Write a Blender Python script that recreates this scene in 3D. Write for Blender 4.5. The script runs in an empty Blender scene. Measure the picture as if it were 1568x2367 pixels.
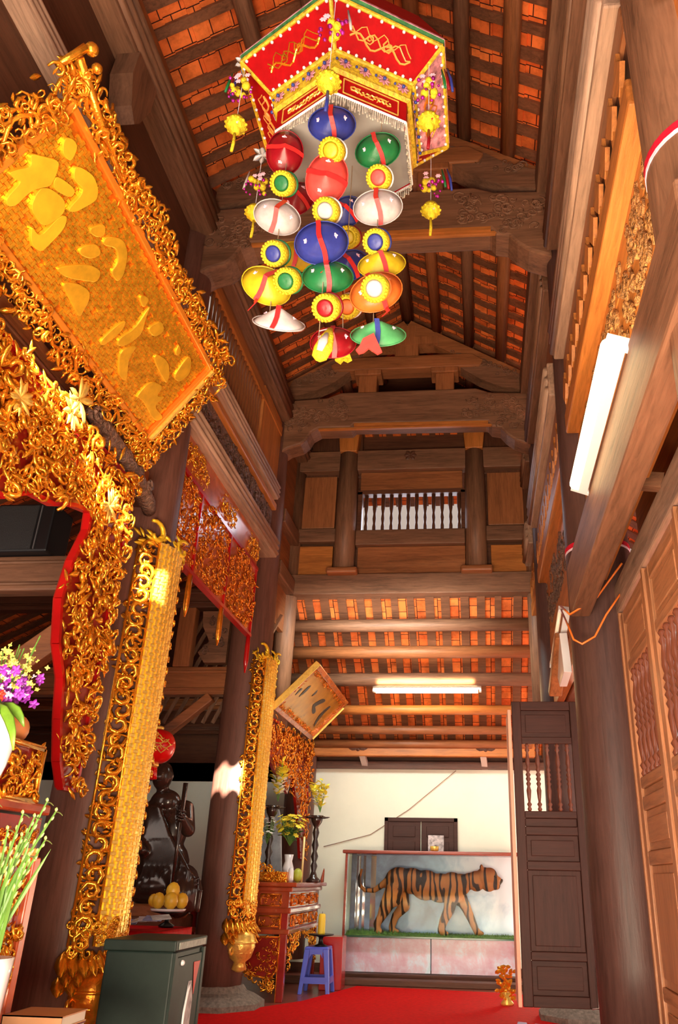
import bpy, math, random
from mathutils import Vector, Matrix, Euler
PI = math.pi
C = bpy.context.scene.collection
# ------------------------------------------------------------------ camera
cam_d = bpy.data.cameras.new('camera'); cam = bpy.data.objects.new('camera', cam_d); C.objects.link(cam)
_A = Vector((0.99572804, 0.09046787, 0.01847257)); _B = Vector((0.02191852, -0.42593175, 0.90448976)); _F = Vector((-0.08969531, 0.90022092, 0.42609511))
_m = Matrix((_A, _B, -_F)).transposed().to_4x4()
cam.matrix_world = Matrix.Translation((0, 0, 0.95)) @ _m
cam_d.sensor_fit = 'AUTO'; cam_d.sensor_width = 36.0
cam_d.lens = 1801.8 / 2367 * 36.0
cam_d.shift_x = (784 - 933) / 2367.0
cam_d.clip_start = 0.05; cam_d.clip_end = 100
bpy.context.scene.camera = cam
# ------------------------------------------------------------------ world, sun, lights, exposure
sc = bpy.context.scene
sc.view_settings.view_transform = 'Standard'; sc.view_settings.look = 'None'
sc.view_settings.gamma = 1.0; sc.view_settings.exposure = 0.32
w = bpy.data.worlds.new('world'); sc.world = w; w.use_nodes = True
w.node_tree.nodes['Background'].inputs[0].default_value = (1.0, 0.80, 0.68, 1)
w.node_tree.nodes['Background'].inputs[1].default_value = 0.45
def light(name, kind, loc, energy, color, aim=None, size=None, size_y=None):
    d = bpy.data.lights.new(name, kind); o = bpy.data.objects.new(name, d); C.objects.link(o)
    o.location = loc; d.energy = energy; d.color = color
    if aim is not None:
        o.rotation_euler = (Vector(aim) - Vector(loc)).to_track_quat('-Z', 'Y').to_euler()
    if size:
        if kind == 'AREA':
            d.shape = 'RECTANGLE'; d.size = size; d.size_y = size_y or size
        elif kind == 'SPOT': d.spot_size = size
    return o
sun = light('sun', 'SUN', (0.1, -6, 6), 60.0, (1.0, 0.90, 0.74), None)
sun.rotation_euler = Vector((-0.25, 1.0, -0.31)).to_track_quat('-Z', 'Y').to_euler(); sun.data.angle = 0.006
light('front_fill', 'AREA', (-0.6, -1.2, 1.9), 74.0, (1.0, 0.94, 0.88), (-0.7, 5.0, 3.6), 2.6, 2.4)  # added fill lamp inside the closed front wall, no open doorway there
light('low_roof_fill', 'AREA', (-0.5, 0.2, 0.3), 290.0, (1.0, 0.80, 0.56), (-0.8, 5.2, 6.4), 2.2, 1.0)  # added fill lamp low by the camera, brightens roof and beam undersides
light('right_daylight', 'AREA', (3.2, 3.0, 2.2), 55.0, (1.0, 0.86, 0.74), (-1.0, 4.5, 1.6), 3.0, 2.6)
light('back_wall_fill', 'AREA', (-.9, 7.3, 3.2), 52.0, (.93, 1.0, .93), (-0.7, 9.9, 1.3), 1.6, 0.6)  # fill lamp without a fixture, added to brighten the cream back wall
light('left_aisle_fill', 'AREA', (-3.6, 4.2, 2.2), 9.0, (1.0, 0.84, 0.72), (-3.2, 6.8, 1.6), 1.2, 1.2)  # unseen fill lamp for the left aisle, no fixture there
light('window_daylight', 'AREA', (-0.7, 8.35, 4.75), 10.0, (0.85, 0.88, 1.0), (-0.7, 4.0, 3.2), 1.1, 0.4)
# ------------------------------------------------------------------ helpers
def V(*a): return Vector(a)
class MB:
    def __init__(s): s.v = []; s.f = []; s.m = []
    def add(s, vs, fs, mi=0):
        o = len(s.v); s.v += [tuple(v) for v in vs]
        for f in fs: s.f.append(tuple(i + o for i in f)); s.m.append(mi)
        return s
    def box(s, x0, x1, y0, y1, z0, z1, mi=0):
        vs = [(x, y, z) for z in (z0, z1) for y in (y0, y1) for x in (x0, x1)]
        return s.add(vs, [(0, 2, 3, 1), (4, 5, 7, 6), (0, 1, 5, 4), (2, 6, 7, 3), (0, 4, 6, 2), (1, 3, 7, 5)], mi)
    def obox(s, c, ax, ay, az, mi=0):      # c centre; ax, ay, az half-extent vectors
        c = Vector(c); ax = Vector(ax); ay = Vector(ay); az = Vector(az)
        vs = [c + i * ax + j * ay + k * az for k in (-1, 1) for j in (-1, 1) for i in (-1, 1)]
        return s.add(vs, [(0, 2, 3, 1), (4, 5, 7, 6), (0, 1, 5, 4), (2, 6, 7, 3), (0, 4, 6, 2), (1, 3, 7, 5)], mi)
    def bar(s, p0, p1, w, h, up=(0, 0, 1), mi=0):
        p0 = Vector(p0); p1 = Vector(p1); d = (p1 - p0); n = d.normalized()
        side = n.cross(Vector(up))
        if side.length < 1e-4: side = n.cross(Vector((1, 0, 0)))
        side.normalize(); u = side.cross(n).normalized()
        return s.obox((p0 + p1) / 2, d / 2, side * w / 2, u * h / 2, mi)
    def tube(s, pts, r, n=8, mi=0, cap=True, flat=1.0, up=None):
        pts = [Vector(p) for p in pts]; k = len(pts)
        rr = r if isinstance(r, (list, tuple)) else [r] * k
        vs = []; u = None
        for i, p in enumerate(pts):
            t = (pts[min(i + 1, k - 1)] - pts[max(i - 1, 0)])
            if t.length < 1e-9: t = Vector((0, 0, 1))
            t.normalize()
            if up is not None: u = Vector(up) - t * t.dot(Vector(up))
            elif u is None: u = t.orthogonal()
            else: u = u - t * t.dot(u)
            if u.length < 1e-6: u = t.orthogonal()
            u.normalize(); b = t.cross(u)
            for j in range(n):
                a = 2 * PI * j / n
                vs.append(p + u * math.cos(a) * rr[i] * flat + b * math.sin(a) * rr[i])
        fs = [(i * n + j, i * n + (j + 1) % n, (i + 1) * n + (j + 1) % n, (i + 1) * n + j) for i in range(k - 1) for j in range(n)]
        if cap: fs += [tuple(range(n))[::-1], tuple((k - 1) * n + j for j in range(n))]
        return s.add(vs, fs, mi)
    def lathe(s, prof, c=(0, 0, 0), n=16, mi=0, axis=(0, 0, 1), xdir=None, a0=0.0, a1=2 * PI, sx=1.0, sy=1.0):
        # prof: [(radius, height)]
        ax = Vector(axis).normalized(); x = Vector(xdir) if xdir else ax.orthogonal()
        x = (x - ax * x.dot(ax)).normalized(); y = ax.cross(x); c = Vector(c)
        full = abs(a1 - a0 - 2 * PI) < 1e-6; m = n if full else n + 1
        vs = []
        for (r, h) in prof:
            r = max(r, 1e-5)
            for j in range(m):
                a = a0 + (a1 - a0) * j / n
                vs.append(c + ax * h + x * math.cos(a) * r * sx + y * math.sin(a) * r * sy)
        fs = []
        for i in range(len(prof) - 1):
            for j in range(n):
                j2 = (j + 1) % m if full else j + 1
                fs.append((i * m + j, i * m + j2, (i + 1) * m + j2, (i + 1) * m + j))
        if full:
            if prof[0][0] > 1e-4: fs.append(tuple(range(m))[::-1])
            if prof[-1][0] > 1e-4: fs.append(tuple((len(prof) - 1) * m + j for j in range(m)))
        return s.add(vs, fs, mi)
    def prism(s, poly, o, ux, uy, n, t, mi=0, rnd_=0):
        for _ in range(rnd_):
            q = []
            for i in range(len(poly)):
                a, b = poly[i], poly[(i + 1) % len(poly)]; q += [(a[0] * .78 + b[0] * .22, a[1] * .78 + b[1] * .22), (a[0] * .22 + b[0] * .78, a[1] * .22 + b[1] * .78)]
            poly = q
        # poly 2D in plane (ux, uy) at origin o, extruded by t along n
        o = Vector(o); ux = Vector(ux); uy = Vector(uy); n = Vector(n).normalized() * t
        k = len(poly)
        vs = [o + ux * a + uy * b for a, b in poly] + [o + ux * a + uy * b + n for a, b in poly]
        fs = [tuple(range(k))[::-1], tuple(range(k, 2 * k))] + [(i, (i + 1) % k, k + (i + 1) % k, k + i) for i in range(k)]
        return s.add(vs, fs, mi)
    def ball(s, c, r, n=10, mi=0, sz=1.0):
        prof = [(r * math.sin(PI * i / (n // 2 + 1)), -r * sz * math.cos(PI * i / (n // 2 + 1))) for i in range(n // 2 + 2)]
        return s.lathe(prof, c, n, mi)
    def curl(s, c, u, v, r, R0=0.0, turns=1.2, th=0.2, n=5, k=9, mi=0, lift=0.0, flip=1, flat=1.0):
        # a carved scroll: spiral tube in plane (u, v)
        c = Vector(c); u = Vector(u); v = Vector(v); w = u.cross(v).normalized()
        pts = []; rad = []
        for i in range(k):
            t = i / (k - 1); a = R0 + flip * turns * 2 * PI * t; rr = r * (1 - 0.75 * t)
            pts.append(c + u * math.cos(a) * rr + v * math.sin(a) * rr + w * lift * math.sin(PI * t))
            rad.append(r * th * (0.35 + 0.65 * math.sin(PI * (0.12 + 0.8 * t))))
        return s.tube(pts, rad, n, mi, flat=flat)
    def leaf(s, p, d, nrm, L, W, bend=0.3, mi=0):
        p = Vector(p); d = Vector(d).normalized(); nrm = Vector(nrm); nrm = (nrm - d * nrm.dot(d))
        if nrm.length < 1e-6: nrm = d.orthogonal()
        nrm.normalize(); sd = d.cross(nrm)
        vs = []; 
        for i, (t, w_) in enumerate([(0, .25), (.3, .9), (.6, 1.0), (.85, .55), (1, .02)]):
            q = p + d * L * t * (1 - .25 * bend * t) - nrm * L * bend * t * t
            vs += [q - sd * W * w_ / 2, q + nrm * W * .18 * w_, q + sd * W * w_ / 2, q - nrm * W * .08]
        fs = []
        for i in range(4):
            for j in range(4):
                fs.append((i * 4 + j, i * 4 + (j + 1) % 4, (i + 1) * 4 + (j + 1) % 4, (i + 1) * 4 + j))
        return s.add(vs, fs, mi)
    def build(s, name, mats, parent=None, smooth=False, org=None):
        if not isinstance(mats, (list, tuple)): mats = [mats]
        xs = [v[0] for v in s.v]; ys = [v[1] for v in s.v]; zs = [v[2] for v in s.v]
        if org is None: org = ((min(xs) + max(xs)) / 2, (min(ys) + max(ys)) / 2, min(zs))
        org = Vector(org)
        me = bpy.data.meshes.new(name)
        me.from_pydata([(v[0] - org.x, v[1] - org.y, v[2] - org.z) for v in s.v], [], s.f)
        for m_ in mats: me.materials.append(m_)
        if len(mats) > 1: me.polygons.foreach_set('material_index', s.m)
        if smooth: me.polygons.foreach_set('use_smooth', [True] * len(me.polygons))
        me.update()
        o = bpy.data.objects.new(name, me); C.objects.link(o)
        if parent is not None:
            o.parent = parent; o.location = org - worg(parent)
        else: o.location = org
        return o
def worg(o):
    p = Vector(o.location)
    while o.parent: o = o.parent; p += Vector(o.location)
    return p
def tag(o, label=None, cat=None, group=None, kind=None):
    if label: o['label'] = label
    if cat: o['category'] = cat
    if group: o['group'] = group
    if kind: o['kind'] = kind
    return o
def thing(name, label, cat, loc=(0, 0, 0), group=None):
    o = bpy.data.objects.new(name, None); C.objects.link(o); o.location = loc; o.empty_display_size = 0.1
    return tag(o, label, cat, group)
def copy_tree(o, parent=None, loc=None):
    c = o.copy(); C.objects.link(c); c.parent = parent
    if loc is not None: c.location = loc
    for ch in o.children: copy_tree(ch, c)
    return c
def structure(o): o['kind'] = 'structure'; return o
def autosmooth(o, ang=40):
    for p in o.data.polygons: p.use_smooth = True
    try: o.data.set_sharp_from_angle(angle=math.radians(ang))
    except Exception: pass
    return o
def bevel(o, w=0.006, seg=2):
    m = o.modifiers.new('bevel', 'BEVEL'); m.width = w; m.segments = seg; m.limit_method = 'ANGLE'; m.angle_limit = math.radians(50)
    return o
rnd = random.Random(7)
# ------------------------------------------------------------------ materials
def newmat(name):
    m = bpy.data.materials.new(name); m.use_nodes = True
    nt = m.node_tree; b = nt.nodes['Principled BSDF']; return m, nt, b
def mix(c, k): return (c[0] * k, c[1] * k, c[2] * k, 1)
def tc(nt, scale=(1, 1, 1), coord='Object'):
    t = nt.nodes.new('ShaderNodeTexCoord'); mp = nt.nodes.new('ShaderNodeMapping'); mp.inputs['Scale'].default_value = scale
    nt.links.new(t.outputs[coord], mp.inputs['Vector']); return mp.outputs['Vector']
def noise(nt, vec, scale, detail=4, rough=.55, dist=0):
    n = nt.nodes.new('ShaderNodeTexNoise'); n.inputs['Scale'].default_value = scale; n.inputs['Detail'].default_value = detail
    n.inputs['Roughness'].default_value = rough; n.inputs['Distortion'].default_value = dist
    nt.links.new(vec, n.inputs['Vector']); return n.outputs['Fac']
def ramp(nt, fac, stops):
    r = nt.nodes.new('ShaderNodeValToRGB'); nt.links.new(fac, r.inputs['Fac'])
    e = r.color_ramp.elements
    while len(e) < len(stops): e.new(0.5)
    for i, (p, c) in enumerate(stops): e[i].position = p; e[i].color = c if len(c) == 4 else (*c, 1)
    return r.outputs['Color']
def bump(nt, b, fac, strength=.3, dist=.01):
    n = nt.nodes.new('ShaderNodeBump'); n.inputs['Strength'].default_value = strength; n.inputs['Distance'].default_value = dist
    nt.links.new(fac, n.inputs['Height']); nt.links.new(n.outputs['Normal'], b.inputs['Normal'])
def wood(name, c, axis='Y', rough=.5, var=.5, bs=.35):
    var = min(.85, var * 1.45)
    m, nt, b = newmat(name)
    sc_ = {'X': (1.2, 14, 14), 'Y': (14, 1.2, 14), 'Z': (14, 14, 1.2)}[axis]
    v = tc(nt, sc_); f = noise(nt, v, 3.4, 8, .68, .5)
    v2 = tc(nt, tuple(x * .25 for x in sc_)); f2 = noise(nt, v2, 2.0, 3, .5, .3)
    mx = nt.nodes.new('ShaderNodeMath'); mx.operation = 'MULTIPLY_ADD'; mx.inputs[1].default_value = .55
    nt.links.new(f, mx.inputs[0]); ml = nt.nodes.new('ShaderNodeMath'); ml.operation = 'MULTIPLY'; ml.inputs[1].default_value = .45
    nt.links.new(f2, ml.inputs[0]); nt.links.new(ml.outputs[0], mx.inputs[2])
    col = ramp(nt, mx.outputs[0], [(.28, mix(c, 1 - var)), (.5, mix(c, 1)), (.72, mix(c, 1 + var * .8))])
    nt.links.new(col, b.inputs['Base Color']); b.inputs['Roughness'].default_value = rough; b.inputs['Specular IOR Level'].default_value = .3
    bump(nt, b, f, bs, .006); return m
def plain(name, c, rough=.5, metal=0, var=0, scale=8, bs=0, coat=0, emis=None, es=0):
    m, nt, b = newmat(name); b.inputs['Base Color'].default_value = (*c, 1)
    b.inputs['Roughness'].default_value = rough; b.inputs['Metallic'].default_value = metal
    if coat: b.inputs['Coat Weight'].default_value = coat; b.inputs['Coat Roughness'].default_value = .12
    if var or bs:
        f = noise(nt, tc(nt), scale, 5, .6)
        if var: nt.links.new(ramp(nt, f, [(.3, mix(c, 1 - var)), (.7, mix(c, 1 + var))]), b.inputs['Base Color'])
        if bs: bump(nt, b, f, bs, .01)
    if emis: b.inputs['Emission Color'].default_value = (*emis, 1); b.inputs['Emission Strength'].default_value = es
    return m
def cloth(name, c, rough=.7):
    m = plain(name, c, rough, var=.15, scale=30, bs=.15)
    m.node_tree.nodes['Principled BSDF'].inputs['Specular IOR Level'].default_value = .12 if rough > .6 else .35
    return m
W = {}
for ax in 'XYZ':
    W['grey' + ax] = wood('weathered_wood_' + ax, (.200, .092, .050), ax, .5, .55)
    W['brown' + ax] = wood('brown_wood_' + ax, (.30, .105, .038), ax, .42, .5)
    W['orange' + ax] = wood('amber_wood_' + ax, (.46, .155, .035), ax, .38, .45)
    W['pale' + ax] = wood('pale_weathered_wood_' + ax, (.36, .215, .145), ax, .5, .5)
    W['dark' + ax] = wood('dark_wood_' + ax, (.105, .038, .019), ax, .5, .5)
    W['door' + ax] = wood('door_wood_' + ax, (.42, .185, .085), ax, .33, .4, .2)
    W['leaf' + ax] = wood('leaf_wood_' + ax, (.055, .018, .012), ax, .55, .4, .2)  # backlit shade of the open leaf is put into this colour; shutters share it
def carvedwood(name, c, scale=26, bs=1.0):
    m, nt, b = newmat(name); f = noise(nt, tc(nt), scale, 3, .6, 1.8)
    nt.links.new(ramp(nt, f, [(.4, mix(c, .45)), (.55, mix(c, 1)), (.75, mix(c, 1.5))]), b.inputs['Base Color'])
    b.inputs['Roughness'].default_value = .45; bump(nt, b, f, bs, .03); return m
M_carve = carvedwood('carved_brown_wood', (.23, .12, .08))
M_gold = plain('gilt_carving', (.95, .42, .035), .22, .80, var=.35, scale=14, bs=.6)
M_goldb = plain('bright_gilding', (1.0, .66, .14), .32, .6, var=.22, scale=40, bs=.35)
M_goldd = plain('aged_gilding', (.80, .26, .02), .26, .75, var=.4, scale=20, bs=.5)
M_goldy = plain('polished_gold_leaf', (.92, .58, .03), .36, .45, var=.15, scale=9, bs=.12)
M_red = plain('red_lacquer', (.42, .006, .006), .25, 0, var=.15, scale=5, coat=.3)
M_dred = plain('deep_red_lacquer', (.28, .012, .008), .25, 0, var=.25, scale=6, coat=.5)
M_redwood = plain('red_brown_lacquer', (.34, .055, .018), .22, 0, var=.25, scale=8, coat=.6)
M_black = plain('black_plastic', (.006, .006, .008), .5)
M_iron = plain('black_iron', (.02, .018, .018), .35, .6)
M_white = plain('white_plastic', (.78, .78, .80), .3)
M_weave = plain('woven_gilding', (.88, .46, .03), .28, .7, var=.3, scale=30, bs=.3)
M_stone = plain('grey_stone', (.20, .17, .14), .75, var=.4, scale=40, bs=.5)
M_cream = plain('cream_plaster', (.86, .87, .72), .8, var=.03, scale=3, bs=.05)
M_porc = plain('white_porcelain', (.75, .76, .80), .12, coat=.5)
M_carpet = cloth('red_carpet', (.62, .002, .003), .9)
# ================================================================== the setting
def tilefloor():
    m, nt, b = newmat('terracotta_floor_tiles'); br = nt.nodes.new('ShaderNodeTexBrick')
    nt.links.new(tc(nt, (1, 1, 1)), br.inputs['Vector']); br.offset = 0; br.inputs['Scale'].default_value = 1.0
    br.inputs['Brick Width'].default_value = .3; br.inputs['Row Height'].default_value = .3; br.inputs['Mortar Size'].default_value = .004
    br.inputs['Color1'].default_value = (.30, .075, .045, 1); br.inputs['Color2'].default_value = (.24, .06, .04, 1); br.inputs['Mortar'].default_value = (.10, .05, .04, 1)
    nt.links.new(br.outputs['Color'], b.inputs['Base Color']); b.inputs['Roughness'].default_value = .3; return m
structure(MB().box(-6.2, 6, -1.6, 10.2, -.12, 0).build('floor', tilefloor()))
structure(MB().box(-6.2, 1.6, 9.9, 10.05, 0, 2.22).build('wall_back', M_cream))
M_graywall = plain('pale_grey_plaster', (.42, .44, .42), .85, var=.05, scale=3)
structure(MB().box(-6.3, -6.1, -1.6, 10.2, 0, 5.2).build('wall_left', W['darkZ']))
b_ = MB(); b_.box(-6.2, 3, -1.75, -1.6, 0, 4.20); b_.box(-6.2, 3, -1.75, -1.6, 4.52, 7.6); b_.box(-6.2, -.87, -1.75, -1.6, 4.20, 4.52); b_.box(-.36, -.20, -1.75, -1.6, 4.20, 4.52); b_.box(.13, 3, -1.75, -1.6, 4.20, 4.52)  # unseen closed wall, its slots shaped to limit where the sun falls
# scalloped tile edges above and below the narrow gap the sun comes through
for k in range(9):
    x = -.95 + .075 + k * .15
    b_.lathe([(.062, 0), (.062, .15)], (x, -1.75, 4.53), 12, axis=(0, 1, 0)); b_.lathe([(.062, 0), (.062, .15)], (x, -1.75, 4.20), 12, axis=(0, 1, 0))
structure(b_.build('wall_front', W['darkZ']))
# main roof: tiles on laths, ridge runs away from the camera
def tilemat():
    m, nt, b = newmat('roof_tiles'); br = nt.nodes.new('ShaderNodeTexBrick'); t = nt.nodes.new('ShaderNodeUVMap')
    nt.links.new(t.outputs[0], br.inputs['Vector']); br.inputs['Scale'].default_value = 1.0
    br.inputs['Brick Width'].default_value = .16; br.inputs['Row Height'].default_value = .115; br.inputs['Mortar Size'].default_value = .004
    br.inputs['Color1'].default_value = (.95, .24, .055, 1); br.inputs['Color2'].default_value = (.68, .12, .025, 1); br.inputs['Mortar'].default_value = (.05, .015, .01, 1)
    f = noise(nt, t.outputs[0], 3.2, 5, .7)
    mx = nt.nodes.new('ShaderNodeMixRGB'); mx.blend_type = 'MULTIPLY'; mx.inputs[0].default_value = .8
    nt.links.new(br.outputs['Color'], mx.inputs[1]); nt.links.new(ramp(nt, f, [(.32, (.28, .25, .25)), (.55, (1, 1, 1)), (.8, (1.3, 1.05, 1))]), mx.inputs[2])
    nt.links.new(mx.outputs[0], b.inputs['Base Color']); b.inputs['Roughness'].default_value = .8; b.inputs['Specular IOR Level'].default_value = .15
    bump(nt, b, br.outputs['Fac'], .6, -.02); return m
M_tile = tilemat()
M_tilel = wood('tile_lath', (.17, .065, .03), 'X', .6, .6)
def roof_patch(name, p0, p1, axis_dir, length, th=.05, lath=.2, lw=.082):
    """sloping plane from p0 (top) to p1 (eave), extended by length along axis_dir"""
    p0 = Vector(p0); p1 = Vector(p1); a = Vector(axis_dir).normalized(); d = p1 - p0; L = d.length; dn = d.normalized()
    nrm = dn.cross(a); 
    if nrm.z < 0: nrm = -nrm
    mb = MB(); vs = [p0, p1, p1 + a * length, p0 + a * length]
    mb.add(vs, [(0, 1, 2, 3)], 0); mb.add([v + nrm * th for v in vs], [(3, 2, 1, 0)], 0)
    n = int(length / lath)
    for i in range(n + 1):
        jit = rnd.uniform(-.012, .012); w_ = lw * rnd.uniform(.85, 1.2)
        q = p0 + a * (i * lath + jit) - nrm * .014
        mb.obox(q + d / 2, dn * L / 2, a * w_ / 2, nrm * .013, 1)
    k = int(L / .27)
    for i in range(k):                       # overlapping lower edges of the tile courses
        q = p0 + dn * (i * .27 + .2) - nrm * .006
        mb.obox(q + a * length / 2, a * length / 2, dn * .05, nrm * .005, 0)
    o = mb.build(name, [M_tile, M_tilel], org=p0)
    uv = o.data.uv_layers.new(name='UVMap')
    for li, l in enumerate(o.data.loops):
        v = o.data.vertices[l.vertex_index].co
        uv.data[li].uv = (v.dot(dn), v.dot(a))
    return o
RX, RZ, SL = -.70, 6.86, .60
structure(roof_patch('ceiling', (RX, -1.6, RZ), (RX + 1.55, -1.6, RZ - 1.55 * SL), (0, 1, 0), 9.75))
structure(roof_patch('ceiling', (RX, -1.6, RZ), (RX - 1.65, -1.6, RZ - 1.65 * SL), (0, 1, 0), 9.75))
# lower roof behind the inner gable and over the two aisles
structure(roof_patch('ceiling', (-2.6, 7.95, 3.80), (-2.6, 10.35, 2.16), (1, 0, 0), 4.4, lath=.19, lw=.085))
structure(roof_patch('ceiling', (-2.0, 7.9, 5.86), (-2.0, 9.4, 5.5), (1, 0, 0), 3.0, lath=.17, lw=.07))
structure(roof_patch('ceiling', (-2.3, -1.6, 5.1), (-6.2, -1.6, 3.1), (0, 1, 0), 11.8, lath=.24, lw=.12))
structure(roof_patch('ceiling', (.80, -1.6, 4.9), (3.2, -1.6, 3.3), (0, 1, 0), 9.6, lath=.24, lw=.12))

# ------------------------------------------------------------------ columns
def column(x, y, r, h, label, group, base=True, ring=None):
    t = thing('timber_column', label, 'column', (x, y, 0), group)
    prof = [(r * 1.0, .14), (r * 1.05, .6), (r * 1.06, 1.6), (r * 1.0, 3.2), (r * .9, 5.0), (r * .86, h)]
    s = MB().lathe(prof, (x, y, 0), 40).build('shaft', W['greyZ'] if (x > 0 and y < 3) else wood('column_wood', (.150, .064, .046) if x < 0 else (.082, .040, .034), 'Z', .42, .42), t, True)
    s.data.polygons[-1].use_smooth = False
    if base:
        mb = MB().lathe([(r * 2.0, 0), (r * 2.0, .05), (r * 1.55, .10), (r * 1.25, .12), (r * 1.1, .16), (r * .9, .17)], (x, y, 0), 8, xdir=(1, .41, 0))
        mb.build('stone_base', M_stone, t)
    if ring:
        z, mats = ring
        mb = MB().lathe([(r * .985, z), (r * 1.03, z), (r * 1.03, z + .028), (r * .985, z + .028)], (x, y, 0), 32, mi=0)
        mb.lathe([(r * .985, z - .014), (r * 1.025, z - .014), (r * 1.025, z), (r * .985, z)], (x, y, 0), 32, mi=1)
        mb.build('ribbon', mats, t)
    return t
M_ribbon = cloth('crimson_ribbon', (.50, .01, .03)); M_ribw = cloth('pale_ribbon', (.80, .62, .72))
column(-2.14, 4.43, .215, 5.85, 'big round brown column at left behind the tall gilded couplet board', 'round columns')
column(-2.14, 7.10, .200, 5.75, 'round brown column on a stone base beside the dark green metal box', 'round columns')
column(-2.14, 9.70, .17, 2.35, 'far left round column against the cream back wall', 'round columns', base=False)
column(.735, 1.76, .185, 6.0, 'nearest round column, cut off by the top right picture edge, with a ribbon', 'round columns', ring=(2.92, [M_ribbon, M_ribw]))
column(.735, 4.43, .185, 5.85, 'tall round column at right between the carved doors and the opened leaf', 'round columns', ring=(2.74, [M_ribbon, M_ribw]))
column(.735, 7.10, .17, 5.75, 'round column at right rear behind the opened door leaf', 'round columns')

# ------------------------------------------------------------------ tie beams and roof trusses
def tie_beam(y, label, zc):
    t = thing('tie_beam', label, 'beam', (-.7, y, 5.0 + zc), 'tie beams across the nave')
    prof = [(-2.0, 4.98), (-1.93, 5.03), (-1.80, 5.07), (-1.74, 5.13), (-1.70, 5.21), (-1.62, 5.26), (-1.28, 5.26), (-1.24, 5.30), (.17, 5.28), (.21, 5.22), (.30, 5.20),
            (.36, 5.12), (.44, 5.05), (.60, 4.98), (.60, 5.62), (.2, 5.64), (.05, 5.70), (-1.4, 5.70), (-1.55, 5.64), (-2.0, 5.62)]
    poly = [(a, b + zc) for a, b in prof]
    bevel(MB().prism(poly, (0, y - .12, 0), (1, 0, 0), (0, 0, 1), (0, 1, 0), .24).build('beam_body', W['greyX'], t), .02)
    mb = MB().bar((-1.24, y - .10, 5.285 + zc), (.17, y - .10, 5.265 + zc), .06, .035); mb.bar((-1.62, y - .1, 5.25 + zc), (.30, y - .1, 5.24 + zc), .03, .02)
    mb.build('lower_moulding', W['orangeX'], t)
    mb = MB()
    for sgn, x0 in ((1, -1.95), (-1, .55)):
        for i in range(60):
            x = x0 + sgn * rnd.uniform(0, .62); z = 5.40 + zc + rnd.uniform(-.05, .2) + (0 if abs(x - x0) > .3 else -.15 * rnd.random())
            mb.curl((x, y - .122, z), (1, 0, 0), (0, 0, 1), rnd.uniform(.03, .055), rnd.uniform(0, 6), rnd.uniform(.8, 1.4), .20, flip=rnd.choice((1, -1)))
    mb.build('scroll_carving', W['greyX'], t, True)
    return t
tie_beam(7.10, 'moulded wooden tie beam over the small barred window', 0)
tie_beam(4.43, 'heavy carved tie beam behind the hanging hats', 0)
def truss(y, label):
    t = thing('roof_truss', label, 'truss', (-.7, y, 5.7), 'stacked roof trusses')
    MB().prism([(-2.05, 5.66), (-1.95, 5.92), (-1.70, 6.02), (-1.55, 6.14), (-1.25, 6.22), (-1.2, 6.1), (-1.35, 5.98), (-1.5, 5.86), (-1.7, 5.76)], (0, y - .08, 0), (1, 0, 0), (0, 0, 1), (0, 1, 0), .16).build('bracket', W['greyX'], t)
    MB().prism([(.65, 5.66), (.55, 5.88), (.30, 5.98), (.15, 6.10), (-.15, 6.20), (-.2, 6.08), (-.05, 5.95), (.1, 5.84), (.3, 5.74)], (0, y - .08, 0), (1, 0, 0), (0, 0, 1), (0, 1, 0), .16).build('bracket', W['greyX'], t)
    for x in (-1.12, -.28):
        mb = MB().box(x - .10, x + .10, y - .09, y + .09, 5.70, 5.93); mb.box(x - .15, x + .15, y - .11, y + .11, 5.93, 6.0)
        bevel(mb.build('post_block', W['brownZ'], t), .01)
    bevel(MB().prism([(-1.5, 6.0), (.10, 6.0), (.14, 6.08), (.02, 6.17), (-1.42, 6.17), (-1.54, 6.08)], (0, y - .10, 0), (1, 0, 0), (0, 0, 1), (0, 1, 0), .2).build('upper_beam', W['brownX'], t), .012)
    mb = MB().box(-.83, -.57, y - .08, y + .08, 6.17, 6.33); mb.box(-1.05, -.35, y - .09, y + .09, 6.33, 6.43); mb.box(-.80, -.60, y - .07, y + .07, 6.43, 6.6)
    mb.build('king_block', W['brownZ'], t)
    mb = MB()
    for i in range(110):
        x = rnd.uniform(-1.9, .5); a_ = abs(x + .7)
        if a_ < .5: continue
        z = 6.20 - (a_ - .5) * .42 + rnd.uniform(-.10, .02)
        mb.curl((x, y - .085, z), (1, 0, 0), (0, 0, 1), rnd.uniform(.025, .045), rnd.uniform(0, 6), 1.1, .22)
    mb.build('scroll_carving', W['greyX'], t, True)
    # principal rafters
    for sgn, xe in ((1, .62), (-1, -2.06)):
        MB().bar((RX, y, RZ - .25), (xe, y, RZ - .27 - abs(xe - RX) * SL), .12, .16).build('rafter', W['brownX'], t)
truss(7.10, 'rear truss of stacked carved blocks above the tie beam')
truss(4.43, 'nearer truss of stacked blocks above the tie beam behind the lantern')
# purlins (round logs running away from the camera)
for i, (x, r, lab) in enumerate([(.33, .062, 'round roof purlin nearest the right eave'), (-.01, .058, 'second round purlin from the right eave'), (-.37, .060, 'round purlin just right of the ridge'),
                                 (-.70, .075, 'ridge purlin at the top of the roof'), (-1.08, .060, 'round purlin just left of the ridge'), (-1.48, .066, 'thick purlin on the left roof slope')]):
    z = RZ - abs(x - RX) * SL - .045 - r
    mb = MB()
    for (ya, yb) in ((-1.5, 1.7), (1.72, 4.40), (4.45, 7.08), (7.12, 8.0)):
        mb.tube([(x, ya, z), (x, (ya + yb) / 2, z + .006), (x, yb, z)], [r * .97, r, r * .97], 14)
    tag(mb.build('roof_purlin', W['brownY'] if i in (0, 2) else W['greyY'], smooth=True), lab + ' under the red tiles', 'beam', 'round roof purlins')

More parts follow.
